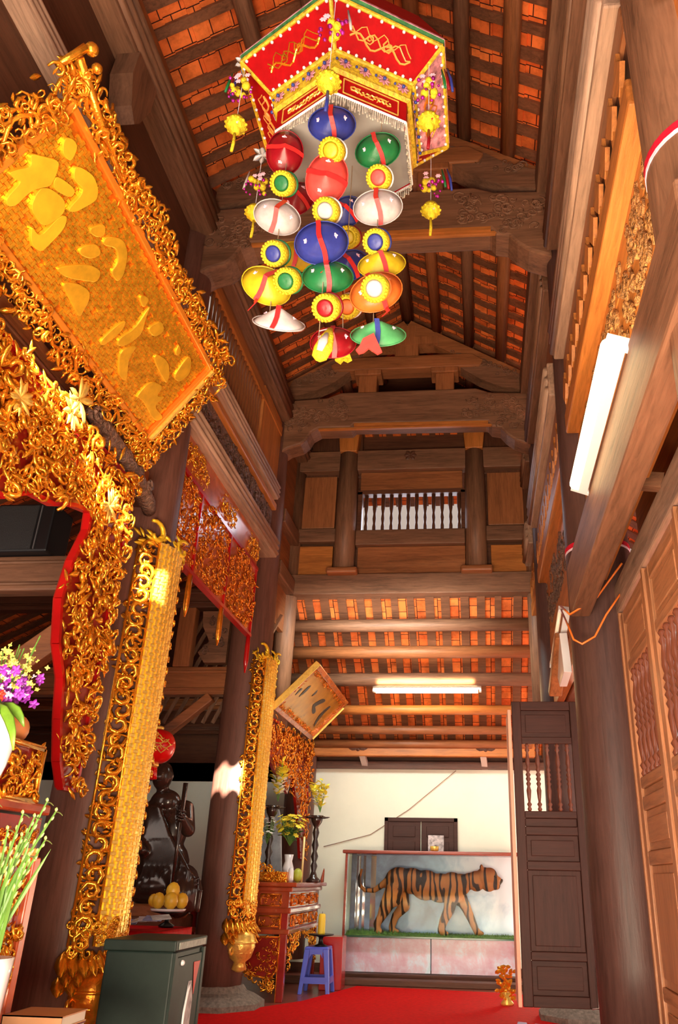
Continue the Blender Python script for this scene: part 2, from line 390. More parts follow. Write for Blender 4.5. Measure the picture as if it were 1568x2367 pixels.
# ------------------------------------------------------------------ clerestory walls on both sides of the nave
def side_beam(name, x0, x1, y0, y1, z0, z1, m, label, grooves=True, group='long side beams'):
    t = thing(name, label, 'beam', ((x0 + x1) / 2, y0, z0), group)
    bevel(MB().box(x0, x1, y0, y1, z0, z1).build('beam_body', W[m + 'Y'], t), .012)
    if grooves:
        mb = MB(); fx = x1 if x0 < -1 else x0; s = 1 if x0 < -1 else -1
        h = z1 - z0
        for a in (.2, .5, .8):
            mb.tube([(fx, y0 + .01, z0 + h * a), (fx, y1 - .01, z0 + h * a)], h * .10, 8)
        mb.build('bead_moulding', W[m + 'Y'], t, True)
    return t
yL = [(-1.6, 1.58), (1.95, 4.23), (4.64, 6.92), (7.28, 7.93)]
def at_bays(bays, fn):
    for k in bays: fn(*yL[k])
SIDE = {1: 'second bay', 2: 'third bay', 3: 'last bay'}
nb = {0: 'over the camera end', 1: 'beside the near column', 2: 'beyond the tall columns', 3: 'by the inner gable'}
for k in (1, 2, 3):
    y0, y1 = yL[k]
    side_beam('eave_plate', -2.12, -1.93, y0 - .3, y1 + .3, 5.36, 5.66, 'grey', 'long moulded eave plate along the left roof edge ' + nb[k])
    MB().box(-2.09, -2.03, y0, y1, 5.62, 5.98).build('wall_left', W['brownY'])['kind'] = 'structure'
    side_beam('eave_plate', .52, .68, y0 - .3, y1 + .3, 5.60, 5.82, 'grey', 'long dark eave plate along the right roof edge ' + nb[k], False)
    side_beam('side_rail', .55, .72, y0, y1, 4.95, 5.16, 'grey', 'weathered upper rail on the right side wall ' + nb[k])
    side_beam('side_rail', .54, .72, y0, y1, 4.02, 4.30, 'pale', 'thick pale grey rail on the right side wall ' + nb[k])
    MB().box(.64, .69, y0, y1, 4.30, 4.95).build('wall_right', W['brownY'])['kind'] = 'structure'
side_beam('eave_plate', .52, .68, -1.5, 1.55, 5.60, 5.82, 'grey', 'dark eave plate along the right roof edge nearest the camera', False)
side_beam('side_rail', .55, .72, -1.5, 1.55, 4.95, 5.16, 'grey', 'weathered rail on the right nearest the camera')
# left wall of bay 1 (behind the big gilded board)
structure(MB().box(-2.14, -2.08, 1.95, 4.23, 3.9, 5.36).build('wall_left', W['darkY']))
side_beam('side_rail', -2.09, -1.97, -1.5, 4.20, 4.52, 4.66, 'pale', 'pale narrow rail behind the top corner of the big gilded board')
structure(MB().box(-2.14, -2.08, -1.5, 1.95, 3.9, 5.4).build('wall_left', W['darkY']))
side_beam('eave_plate', -2.12, -1.93, -1.5, 1.70, 5.36, 5.66, 'grey', 'moulded eave plate on the left nearest the camera')
t = thing('wood_brace', 'short weathered wooden brace under the left eave plate', 'brace', (-2.0, 3.0, 4.9))
MB().prism([(2.86, 5.36), (3.12, 5.36), (3.10, 5.15), (3.02, 4.95), (2.97, 4.88), (2.90, 4.95), (2.84, 5.15)], (-2.05, 0, 0), (0, 1, 0), (0, 0, 1), (1, 0, 0), .14).build('brace_block', W['greyZ'], t)
# left wall of bay 2: barred openings, mouldings, carved frieze
t = thing('baluster_grille', 'row of thin upright bars between moulded rails below the left eave', 'grille', (-2.0, 5.8, 4.45))
y0, y1 = yL[2]
for k in range(20):
    y = 4.70 + k * .076
    MB().lathe([(.014, 4.50), (.018, 4.54), (.013, 4.62), (.019, 4.80), (.013, 5.0), (.018, 5.10), (.014, 5.16)], (-2.02, y, 0), 8).build('baluster', W['brownZ'], t, True)
MB().box(-2.05, -1.99, y0, y1, 5.14, 5.24).build('top_rail', W['orangeY'], t)
MB().box(-2.05, -2.00, 6.22, y1, 4.5, 5.3).build('end_board', W['orangeZ'], t)
tag(t.children[0], None)
structure(MB().box(-2.09, -2.03, y0, y1, 5.2, 5.37).build('wall_left', W['brownY']))
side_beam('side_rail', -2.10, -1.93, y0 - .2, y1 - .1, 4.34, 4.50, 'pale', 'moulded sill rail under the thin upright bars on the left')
side_beam('side_rail', -2.10, -1.97, y0 - .2, y1, 4.27, 4.34, 'orange', 'thin amber moulding above the carved frieze on the left', False)
def carved_panel(name, fixed, y0, y1, z0, z1, mat_back, mat_scroll, label, n, rr=(.03, .06), side=1, cat='panel', rail=None):
    t = thing(name, label, cat, (fixed, (y0 + y1) / 2, z0))
    MB().box(fixed - .015, fixed + .015, y0, y1, z0, z1).build('back_board', mat_back, t)
    mb = MB(); xs = fixed + side * .02
    for i in range(n):
        r = rnd.uniform(*rr); y = rnd.uniform(y0 + r, y1 - r); z = rnd.uniform(z0 + r * .9, z1 - r * .9)
        mb.curl((xs, y, z), (0, 1, 0), (0, 0, 1), r, rnd.uniform(0, 6.3), rnd.uniform(.7, 1.4), rnd.uniform(.2, .32), lift=0, flip=rnd.choice((1, -1)))
    mb.build('scroll_carving', mat_scroll, t, True)
    return t
carved_panel('carved_frieze', -2.03, y0, y1, 3.95, 4.27, M_carve, M_carve, 'dark carved scroll frieze on the left between two moulded rails', 150)
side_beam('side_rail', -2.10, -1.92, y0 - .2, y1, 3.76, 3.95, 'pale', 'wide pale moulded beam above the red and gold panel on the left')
# right wall
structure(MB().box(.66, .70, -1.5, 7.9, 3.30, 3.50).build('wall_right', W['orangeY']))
for k in (0, 1, 2, 3):
    y0, y1 = yL[k]
    structure(MB().box(.62, .64, y0, y1, 3.6, 3.86).build('wall_right', W['darkY']))
    mb = MB()
    n = int((y1 - y0) / .19)
    for i in range(n):
        y = y0 + (i + .5) * (y1 - y0) / n
        mb.prism([(y - .075, 3.72), (y, 3.62), (y + .075, 3.72), (y, 3.82)], (.578, 0, 0), (0, 1, 0), (0, 0, 1), (1, 0, 0), .02)
        mb.prism([(y - .02, 3.60), (y + .02, 3.60), (y + .02, 3.84), (y - .02, 3.84)], (.582, 0, 0), (0, 1, 0), (0, 0, 1), (1, 0, 0), .016)
    tag(mb.build('lattice_strip', W['orangeY']), 'strip of small diamond lattice on the right side wall ' + nb[k], 'lattice', 'diamond lattice strips on the right')
    side_beam('side_rail', .60, .72, y0, y1, 3.86, 4.02, 'brown', 'brown rail over the diamond lattice on the right ' + nb[k], False)
    side_beam('side_rail', .58, .72, y0, y1, 3.46, 3.60, 'orange', 'bright amber rail under the diamond lattice on the right ' + nb[k], False)
carved_panel('carved_frieze', .68, 1.95, 4.23, 2.98, 3.44, W['orangeY'], carvedwood('lamplit_carving', (.46, .20, .06)), 'amber carved panel lit by the tube lamp on the right wall', 190, (.03, .055), -1)  # orange light of the tube lamp is put into the amber carving colour
carved_panel('carved_frieze', .68, 4.64, 6.92, 2.98, 3.44, W['orangeY'], M_carve, 'carved scroll panel on the right wall behind the tall column', 130, (.03, .055), -1)
structure(MB().box(.70, .74, 1.95, 4.23, 2.5, 3.0).build('wall_right', W['orangeY']))
structure(MB().box(.66, .72, 4.62, 6.92, 2.32, 3.0).build('wall_right', W['orangeY']))
# zigzag gap between upper rail and eave, daylight behind
mb = MB()
for i in range(46):
    y = 1.6 + i * .12
    mb.prism([(y, 5.16), (y + .12, 5.16), (y + .06, 5.27)], (.548, 0, 0), (0, 1, 0), (0, 0, 1), (1, 0, 0), .02)
tag(mb.build('toothed_trim', W['orangeY']), 'saw-toothed wooden trim with daylight showing between its teeth, high on the right', 'trim')
structure(MB().box(.63, .67, 1.6, 7.9, 5.30, 5.62).build('wall_right', W['brownY']))
# long beam carrying the tube lamp, door head beam
side_beam('lamp_beam', .53, .64, 1.5, 4.28, 2.30, 2.60, 'grey', 'long grey beam carrying the lit tube lamp on the right', False)
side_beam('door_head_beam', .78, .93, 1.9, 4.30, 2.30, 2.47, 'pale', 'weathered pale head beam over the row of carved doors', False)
side_beam('door_head_beam', .76, .93, 4.6, 7.0, 2.36, 2.52, 'grey', 'head beam over the open bay behind the tall right column', False)
mb = MB().bar((.60, 3.05, 2.53), (.80, 3.0, 2.48), .05, .07); tag(mb.build('wood_bracket', W['greyX']), 'small wooden bracket joining lamp beam and door head beam', 'bracket')
structure(MB().box(.96, 1.0, 1.3, 4.3, 2.47, 3.4).build('wall_right', W['orangeY']))
# aisle timbers seen between lamp beam and column top right

# ------------------------------------------------------------------ inner gable wall with barred window
t = thing('gable_panelling', 'wooden gable wall of panels and posts around the small barred window', 'wall panelling', (-.7, 8.0, 3.7))
t['kind'] = 'structure'; t.name = 'wall_gable'
del t['label']; del t['category']; t['kind'] = 'structure'
def gp(name, x0, x1, z0, z1, m, d0=7.97, d1=8.03): return bevel(MB().box(x0, x1, d0, d1, z0, z1).build(name, m, t), .008)
gp('sill_beam', -2.1, .66, 3.72, 3.95, W['greyX'], 7.88, 8.12)
gp('panel', -1.97, -1.58, 3.95, 4.32, W['orangeX']); gp('panel', .18, .56, 3.95, 4.30, W['orangeX'])
gp('rail', -2.05, -1.5, 4.36, 4.52, W['greyX'], 7.93, 8.05); gp('rail', .10, .62, 4.34, 4.52, W['greyX'], 7.93, 8.05)
gp('panel', -1.97, -1.58, 4.54, 5.20, W['brownZ']); gp('panel', .16, .58, 4.54, 5.20, W['brownZ'])
gp('board', -2.05, -1.3, 5.2, 5.95, W['darkZ'], 8.0, 8.04); gp('board', .0, .66, 5.2, 5.95, W['darkZ'], 8.0, 8.04)
gp('lintel', -2.05, .62, 5.24, 5.50, W['greyX'], 7.90, 8.04)
gp('back_board', -2.15, -1.30, 3.95, 5.3, W['darkX'], 8.04, 8.06); gp('back_board', -.11, .72, 3.95, 5.3, W['darkX'], 8.04, 8.06)
gp('board', -1.3, -.1, 3.95, 4.30, W['brownX']); gp('window_sill_beam', -1.32, -.10, 4.30, 4.48, W['greyX'], 7.90, 8.05)
gp('board', -1.3, -.12, 4.97, 5.24, W['brownX'])
mb = MB()
for y_ in (0,):
    for (cx) in (-.72,):
        for k in range(6):
            a = k * PI / 3; mb.leaf((cx, 7.895, 5.42), (math.cos(a), 0, math.sin(a) * .7), (0, -1, 0), .085, .05, .1)
mb.build('star_ornament', W['darkX'], t)
for x in (-1.44, .02):
    mb = MB().lathe([(.115, 3.99), (.118, 4.6), (.105, 5.75)], (x, 7.93, 0), 20)
    mb.build('post', W['greyZ'], t, True)
    bevel(MB().box(x - .17, x + .17, 7.78, 8.06, 3.93, 4.0).build('post_base', W['brownX'], t), .02)
    bevel(MB().prism([(x - .1, 5.45), (x + .1, 5.45), (x + .13, 5.75), (x - .13, 5.75)], (0, 7.82, 0), (1, 0, 0), (0, 0, 1), (0, 1, 0), .16).build('post_cap', W['orangeZ'], t), .01)
wt = thing('window_1', None, None, (-.69, 8.0, 4.48)); del_ = [k for k in ('label', 'category') if k in wt]
wt['kind'] = 'structure'
mb = MB().box(-1.32, -1.27, 7.95, 8.05, 4.48, 4.98); mb.box(-.14, -.09, 7.95, 8.05, 4.48, 4.98); mb.box(-1.32, -.09, 7.95, 8.05, 4.95, 5.0)
mb.build('window_frame', W['darkX'], wt)
for k in range(12):
    x = -1.225 + k * .0965
    o = MB().lathe([(.020, 4.48), (.022, 4.56), (.014, 4.60), (.022, 4.66), (.014, 4.72), (.023, 4.78), (.023, 4.97)], (x, 8.0, 0), 8).build('window_bar', W['darkZ'], wt, True)
# quarter columns and depth beams behind frame 2 on the left and right
for x, lab in ((-2.06, 'left'), (.66, 'right')):
    tag(MB().lathe([(.11, 2.3), (.11, 5.5)], (x, 8.0, 0), 20).build('gable_post', W['greyZ'], smooth=True), 'short round post at the %s end of the inner gable' % lab, 'post', 'gable end posts')
for z in (3.72, 4.30):
    side_beam('side_rail', -2.10, -1.96, 7.25, 7.92, z, z + .16, 'grey', 'short rail on the left between rear column and gable post at %s level' % ('lower' if z < 4 else 'upper'), False)
structure(MB().box(-2.10, -2.05, 7.2, 7.95, 3.3, 5.4).build('wall_left', W['brownY']))
structure(MB().box(.66, .71, 7.2, 7.95, 2.4, 4.0).build('wall_right', W['brownY']))
# horizontal purlins of the lower back roof
for i, (y, z, r, m) in enumerate([(8.10, 3.43, .07, 'grey'), (8.42, 3.22, .07, 'brown'), (8.78, 3.00, .075, 'grey'), (9.14, 2.73, .055, 'orange'), (9.42, 2.55, .05, 'brown'), (9.62, 2.42, .05, 'brown')]):
    mb = MB().tube([(-2.3, y, z), (.62, y, z)], r, 14)
    lab = ['topmost, just under the gable sill', 'second from the top, brown', 'grey, just above the lit tube lamp', 'amber, just below the lit tube lamp', 'thin, above the wide amber board', 'thin, nearest the back wall'][i]
    tag(mb.build('roof_purlin', W[m + 'X'], smooth=True), 'horizontal rear roof purlin, ' + lab, 'beam', 'rear roof purlins')
t = thing('wall_plate', 'wide amber plate beam above the cream back wall', 'beam', (-.8, 9.7, 2.3))
bevel(MB().box(-2.2, .66, 9.62, 9.74, 2.28, 2.46).build('beam_body', W['orangeX'], t), .01)
mb = MB()
for cx in (-1.45, .08):
    for s_ in (-1, 1): mb.leaf((cx, 9.615, 2.37), (s_, 0, 0), (0, -1, 0), .12, .06, .05); mb.leaf((cx, 9.615, 2.37), (0, 0, s_), (0, -1, 0), .04, .05, .05)
mb.build('leaf_mark', W['darkX'], t)
for x in (-1.40, .05):
    tag(MB().bar((x, 9.66, 2.30), (x + .02, 9.86, 2.18), .07, .05).build('rafter_end', plain('pale_paint_%d' % (x > 0), (.62, .50, .44), .6)), 'short pale rafter end over the cream wall, %s one' % ('left' if x < -1 else 'right'), 'rafter', 'pale rafter ends')
tag(MB().box(-2.2, .9, 9.80, 9.89, 2.16, 2.24).build('wall_plate', W['darkX']), 'dark thin plate resting on top of the cream wall', 'beam')
# ================================================================== carved doors on the right and the open leaf
def spindle_prof(z0, z1, r):
    h = z1 - z0; P = [(0, .55), (.03, .9), (.06, .5), (.10, 1.0), (.13, .45), (.20, .7), (.30, .95), (.36, .55), (.40, 1.0), (.43, .5), (.47, 1.05), (.50, .6), (.53, 1.05), (.57, .5), (.60, 1.0), (.64, .55), (.70, .95), (.80, .7), (.87, .45), (.90, 1.0), (.94, .5), (.97, .9), (1, .55)]
    return [(r * k, z0 + h * a) for a, k in P]
def door_leaf(name, label, o, ux, n, wdt, z0, z1, group=None, ns=5, sp=(1.42, 1.95), mid=(1.05, 1.30), low=.52, cat='door', wd='door'):
    """o: hinge corner at z=0, ux: direction of width, n: face normal toward the viewer"""
    o = Vector(o); ux = Vector(ux).normalized(); n = Vector(n).normalized(); th = .035
    t = thing(name, label, cat, tuple(o), group)
    up = Vector((0, 0, 1))
    def bx(a0, a1, h0, h1, d0=-.5, d1=.5, mb=None):
        mb = mb or MB(); c = o + ux * (a0 + a1) / 2 + up * (h0 + h1) / 2 + n * th * (d0 + d1) / 2
        return mb.obox(c, ux * (a1 - a0) / 2, n * th * (d1 - d0) / 2, up * (h1 - h0) / 2)
    st = .07
    bevel(bx(0, st, z0, z1).build('stile', W[wd + 'Z'], t), .006); bevel(bx(wdt - st, wdt, z0, z1).build('stile', W[wd + 'Z'], t), .006)
    rails = [z0, low - .06 if low > z0 + .1 else None, mid[0], sp[0] - .06, sp[1], z1 - .07]
    rr = MB()
    grain = W[wd + 'Y'] if abs(ux.y) > .5 else W[wd + 'X']
    for h0, h1 in ((z0, z0 + .07), (low - .035, low + .02), (mid[0] - .03, mid[0] + .03), (mid[1] - .03, mid[1] + .03), (sp[0] - .05, sp[0]), (sp[1], sp[1] + .05), (z1 - .07, z1)):
        bevel(bx(st, wdt - st, h0, h1, -.45, .45).build('rail', grain, t), .005)
    for h0, h1 in ((z0 + .07, low - .035), (low + .02, mid[0] - .03), (mid[0] + .03, mid[1] - .03), (mid[1] + .03, sp[0] - .05), (sp[1] + .05, z1 - .07)):
        if h1 - h0 < .03: continue
        mb = bx(st, wdt - st, h0, h1, -.25, .1)
        if h1 - h0 > .12: bx(st + .035, wdt - st - .035, h0 + .035, h1 - .035, .05, .32, mb)
        bevel(mb.build('door_panel', W[wd + 'Z'] if h1 - h0 > .3 else grain, t), .012)
    for k in range(ns):
        a = st + (k + .5) * (wdt - 2 * st) / ns
        p = o + ux * a
        r = min(.020, (wdt - 2 * st) / ns * .36)
        MB().lathe(spindle_prof(sp[0], sp[1], r), (p.x, p.y, 0), 10).build('spindle', M_spin, t, True)
    return t
M_spin = wood('spindle_wood', (.17, .055, .032), 'Z', .28, .35, .1)
dn = ['farthest carved door leaf of the right row, next to the tall round column', 'middle carved door leaf of the right row with turned spindles', 'nearest carved door leaf at the right picture edge with turned spindles', 'closest carved door leaf just entering the right picture edge']
ys = [(4.22, .60), (3.53, .64), (2.86, .62), (2.20, .62)]
for (lab, (y, w_)) in zip(dn, ys):
    door_leaf('carved_door', lab, (.80, y, 0), (0, 1, 0), (-1, 0, 0), w_, .12, 2.27, 'row of carved doors on the right', mid=(1.06, 1.30))
for k, y in enumerate((2.84, 3.51, 4.19)):
    tag(bevel(MB().box(.775, .825, y - .012, y + .02, .12, 2.29).build('door_post', W['doorZ']), .004), 'slim cover strip between two carved doors, %s from the camera' % ('first', 'second', 'third')[k], 'post', 'cover strips between doors')
tag(MB().box(.76, .90, 1.9, 4.82, 0, .12).build('door_sill', W['greyY']), 'low wooden sill under the row of carved doors', 'sill')
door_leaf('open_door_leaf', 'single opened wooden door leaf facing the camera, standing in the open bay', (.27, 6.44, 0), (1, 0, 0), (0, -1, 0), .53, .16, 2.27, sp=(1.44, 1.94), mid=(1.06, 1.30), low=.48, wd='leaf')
M_edge = plain('sunlit_door_edge', (.80, .42, .28), .5, var=.1)  # light on the folded leaf is put into this pale pink
tag(bevel(MB().box(.235, .262, 6.40, 6.80, .16, 2.20).build('door_leaf_edge', M_edge), .004), 'narrow pale pinkish edge of a second leaf folded behind the opened one', 'door')
tag(MB().tube([(.79, 6.415, .42), (.79, 6.415, .17), (.74, 6.415, .165)], .008, 8).build('door_bolt', plain('steel', (.6, .6, .6), .3, .8), smooth=True), 'thin bright steel bolt at the bottom right corner of the opened leaf', 'bolt')

# ================================================================== showcase with the stuffed tiger
M_mah = wood('mahogany', (.30, .055, .030), 'X', .25, .4, .15)
def glassmat(name='showcase_glass', c=(.97, 1, 1), refl=1.0):
    m = bpy.data.materials.new(name); m.use_nodes = True; nt = m.node_tree
    for nd in list(nt.nodes):
        if nd.type != 'OUTPUT_MATERIAL': nt.nodes.remove(nd)
    out = nt.nodes['Material Output']; tr = nt.nodes.new('ShaderNodeBsdfTransparent'); tr.inputs[0].default_value = (*c, 1)
    gl = nt.nodes.new('ShaderNodeBsdfGlossy'); gl.inputs['Roughness'].default_value = .04
    fr = nt.nodes.new('ShaderNodeFresnel'); fr.inputs['IOR'].default_value = 1.5
    mu = nt.nodes.new('ShaderNodeMath'); mu.operation = 'MULTIPLY'; mu.inputs[1].default_value = refl; nt.links.new(fr.outputs[0], mu.inputs[0])
    mx = nt.nodes.new('ShaderNodeMixShader'); nt.links.new(mu.outputs[0], mx.inputs[0]); nt.links.new(tr.outputs[0], mx.inputs[1]); nt.links.new(gl.outputs[0], mx.inputs[2])
    nt.links.new(mx.outputs[0], out.inputs['Surface']); return m
M_glass = glassmat(refl=.05)
def backdrop():
    m, nt, b = newmat('painted_sky_backdrop'); v = tc(nt); f = noise(nt, v, 2.6, 6, .65, .4); 
    sp = nt.nodes.new('ShaderNodeSeparateXYZ'); nt.links.new(v, sp.inputs[0])
    a = nt.nodes.new('ShaderNodeMath'); a.operation = 'MULTIPLY_ADD'; a.inputs[1].default_value = .42; a.inputs[2].default_value = .12
    nt.links.new(sp.outputs['X'], a.inputs[0]); s_ = nt.nodes.new('ShaderNodeMath'); nt.links.new(a.outputs[0], s_.inputs[0]); nt.links.new(f, s_.inputs[1])
    nt.links.new(ramp(nt, s_.outputs[0], [(.15, (.12, .12, .16)), (.42, (.24, .30, .46)), (.65, (.36, .56, .74)), (.9, (.80, .90, 1.0))]), b.inputs['Base Color'])
    b.inputs['Roughness'].default_value = .35; return m
cx0, cx1, cy0, cy1, cz = -1.50, .38, 9.36, 9.86, 1.20
case = thing('glass_showcase', 'long glass showcase with dark wooden top and a stuffed tiger inside', 'showcase', ((cx0 + cx1) / 2, cy0, 0))
bevel(MB().box(cx0 - .03, cx1 + .03, cy0 - .03, cy1, cz, cz + .035).build('top_board', M_mah, case), .008)
bevel(MB().box(cx0, cx0 + .025, cy0, cy0 + .03, .05, cz).build('corner_post', M_mah, case), .004)
bevel(MB().box(cx1 - .025, cx1, cy0, cy0 + .03, .05, cz).build('corner_post', M_mah, case), .004)
bevel(MB().box(cx0, cx1, cy0, cy1, 0, .05).build('base_board', W['darkX'], case), .006)
MB().box(cx0, cx1, cy1 - .015, cy1, .05, cz).build('back_panel', backdrop(), case)
m, nt, b = newmat('painted_reflection'); b.inputs['Metallic'].default_value = .0; b.inputs['Roughness'].default_value = .25  # pinkish reflection painted as a colour pattern, the surface is no mirror
v = tc(nt); nt.links.new(ramp(nt, noise(nt, v, 3.5, 6, .7, .3), [(.3, (.80, .30, .42)), (.5, (.88, .56, .66)), (.62, (.86, .86, .98)), (.75, (.60, .75, .80))]), b.inputs['Base Color'])
MB().box(cx0 + .03, -.56, cy0 + .12, cy0 + .13, .055, .375).build('lower_panel', m, case); MB().box(-.55, cx1 - .03, cy0 + .12, cy0 + .13, .055, .375).build('lower_panel', m, case)
MB().box(cx0 + .01, cx1 - .01, cy0 + .005, cy1 - .02, .385, .40).build('glass_shelf', plain('green_glass_shelf', (.05, .12, .07), .15), case)
MB().box(cx0 + .005, cx0 + .012, cy0 + .03, cy1 - .02, .05, cz).build('side_pane', M_glass, case)
MB().box(cx0 + .025, cx1 - .025, cy0 + .004, cy0 + .010, .05, cz).build('front_pane', M_glass, case)
M_mir = plain('mirror_strip', (.75, .78, .82), .08, .9)
for x, w_ in ((-1.44, .05), (-1.36, .03), (-1.27, .06)):
    MB().box(x, x + w_, cy1 - .03, cy1 - .02, .41, cz - .01).build('mirror_strip', M_mir, case)
# grass at the tiger's feet
mb = MB(); M_grass = plain('artificial_grass', (.10, .20, .03), .7, var=.5, scale=20)
mb.box(cx0 + .03, cx1 - .03, cy0 + .03, cy1 - .05, .401, .41)
for i in range(1500):
    x = cx0 + .04 + (cx1 - cx0 - .08) * rnd.random() ** 1.5; y = rnd.uniform(cy0 + .04, cy1 - .06); h = rnd.uniform(.012, .05 if x < -.9 else .028)
    dx = rnd.uniform(-.012, .012); mb.add([(x - .004, y, .405), (x + .004, y, .405), (x + dx, y + rnd.uniform(-.01, .01), .405 + h)], [(0, 1, 2)])
tag(mb.build('artificial_grass', M_grass), 'strip of green artificial grass under the stuffed tiger in the showcase', 'grass', kind='stuff')
# the tiger: one continuous skinned body
def tigermat():
    m, nt, b = newmat('tiger_fur'); v = tc(nt, (1, 1, 1))
    wv = nt.nodes.new('ShaderNodeTexWave'); wv.wave_type = 'BANDS'; wv.bands_direction = 'X'; wv.inputs['Scale'].default_value = 3.0
    wv.inputs['Distortion'].default_value = 11.0; wv.inputs['Detail'].default_value = 2.5; wv.inputs['Detail Scale'].default_value = 1.6
    mp = nt.nodes.new('ShaderNodeMapping'); mp.inputs['Scale'].default_value = (1.35, .5, .45); mp.inputs['Rotation'].default_value = (0, .22, 0)
    nt.links.new(v, mp.inputs['Vector']); nt.links.new(mp.outputs[0], wv.inputs['Vector'])
    st = ramp(nt, wv.outputs['Fac'], [(.0, (0, 0, 0)), (.30, (.01, .008, .006)), (.40, (1, 1, 1)), (1, (1, 1, 1))])
    sp = nt.nodes.new('ShaderNodeSeparateXYZ'); nt.links.new(v, sp.inputs[0])
    mr = nt.nodes.new('ShaderNodeMapRange'); mr.inputs['From Min'].default_value = .26; mr.inputs['From Max'].default_value = .44
    nt.links.new(sp.outputs['Z'], mr.inputs['Value'])
    base = ramp(nt, mr.outputs[0], [(0, (.50, .20, .06)), (.25, (.62, .32, .12)), (.55, (.60, .24, .05)), (1, (.34, .11, .02))])
    mx = nt.nodes.new('ShaderNodeMixRGB'); mx.blend_type = 'MULTIPLY'; mx.inputs[0].default_value = .93
    nt.links.new(base, mx.inputs[1]); nt.links.new(st, mx.inputs[2]); nt.links.new(mx.outputs[0], b.inputs['Base Color'])
    b.inputs['Roughness'].default_value = .75; bump(nt, b, noise(nt, v, 90, 2), .3, .004); return m
TY = 9.60
def skinned(name, chains, mat, parent=None, org=(0, 0, 0), sub=2, root=0):
    vs = []; es = []; rs = []; idx = {}
    for ch in chains:
        prev = None
        for key in ch:
            if isinstance(key, str): i = idx[key]
            else:
                nm, p, r = key
                if nm in idx: i = idx[nm]
                else: i = len(vs); vs.append(Vector(p) - Vector(org)); rs.append(r); idx[nm] = i
            if prev is not None and prev != i: es.append((prev, i))
            prev = i
    me = bpy.data.meshes.new(name); me.from_pydata([tuple(v) for v in vs], es, [])
    me.materials.append(mat); o = bpy.data.objects.new(name, me); C.objects.link(o)
    sk = o.modifiers.new('skin', 'SKIN'); sk.use_smooth_shade = True
    lay = me.skin_vertices[0] if len(me.skin_vertices) else None
    if lay is None:
        a = me.attributes.new(name='skin', type='FLOAT2', domain='POINT')
    for i, r in enumerate(rs):
        if me.skin_vertices: me.skin_vertices[0].data[i].radius = (r if isinstance(r, tuple) else (r, r)); me.skin_vertices[0].data[i].use_root = (i == root)
    if sub: sb = o.modifiers.new('sub', 'SUBSURF'); sb.levels = sub; sb.render_levels = sub
    o.parent = parent; o.location = Vector(org) - (worg(parent) if parent else Vector((0, 0, 0)))
    return o
def finish_skin(o):
    """turn the modifier stack into a plain mesh"""
    dg = bpy.context.evaluated_depsgraph_get(); ev = o.evaluated_get(dg)
    me = bpy.data.meshes.new_from_object(ev); o.modifiers.clear(); o.data = me
    for p in me.polygons: p.use_smooth = True
    return o
def icoball(mb, c, rx, ry, rz, n=10, mi=0):
    k = n // 2 + 1
    prof = [(math.sin(PI * i / k), -math.cos(PI * i / k)) for i in range(k + 1)]
    c = Vector(c); o = len(mb.v)
    vs = []
    for (r, h) in prof:
        for j in range(n):
            a = 2 * PI * j / n; vs.append((c.x + rx * r * math.cos(a), c.y + ry * r * math.sin(a), c.z + rz * h))
    fs = [(i * n + j, i * n + (j + 1) % n, (i + 1) * n + (j + 1) % n, (i + 1) * n + j) for i in range(k) for j in range(n)]
    return mb.add(vs, fs, mi)
def remesh_body(name, balls, mat, org, parent=None, voxel=.012, smooth_it=6, chains=()):
    """one continuous surface from overlapping ellipsoids and tapered limbs"""
    mb = MB()
    for (c, r) in balls:
        r = r if isinstance(r, tuple) else (r, r, r); icoball(mb, c, *r, n=16)
    for pts, rad in chains:
        pts = [Vector(p) for p in pts]
        for i in range(len(pts) - 1):
            k = max(2, int((pts[i + 1] - pts[i]).length / (min(rad[i], rad[i + 1]) * .35)))
            for j in range(k + 1):
                t = j / k; q = pts[i].lerp(pts[i + 1], t); r = rad[i] * (1 - t) + rad[i + 1] * t
                icoball(mb, q, r, r, r, n=12)
    o = mb.build(name, mat, None, True, org)
    rm = o.modifiers.new('remesh', 'REMESH'); rm.mode = 'VOXEL'; rm.voxel_size = voxel; rm.use_smooth_shade = True
    sm = o.modifiers.new('smooth', 'SMOOTH'); sm.factor = .6; sm.iterations = smooth_it
    if parent is not None: o.parent = parent; o.location = Vector(org) - worg(parent)
    return finish_skin(o)
F_, N_ = TY - .07, TY + .07        # near (camera side) and far legs
TB = [((-.92, TY, .95), (.16, .115, .125)), ((-.78, TY, .935), (.16, .115, .135)), ((-.62, TY, .895), (.18, .12, .155)), ((-.46, TY, .87), (.17, .115, .15)), ((-.33, TY, .87), (.15, .12, .165)),
      ((-.24, TY, .905), (.12, .095, .115)), ((-.13, TY, .945), (.10, .075, .085)), ((-.06, TY, .975), (.09, .07, .075)),
      ((.03, TY, .99), (.092, .085, .100)), ((.09, TY, .995), (.088, .080, .092)), ((.165, TY, .950), (.060, .054, .052)), ((.145, TY, .895), (.058, .048, .036)), ((.075, TY, .905), (.075, .070, .065)), ((-.06, TY, .93), (.09, .07, .09)),
      ((.213, TY, .950), (.020, .026, .020)), ((-1.0, TY, .90), (.085, .09, .10)), ((-.96, F_, .80), (.09, .055, .13)), ((-.93, N_, .80), (.085, .05, .12)), ((-.33, F_, .80), (.07, .05, .12)), ((-.26, N_, .80), (.065, .05, .11))]
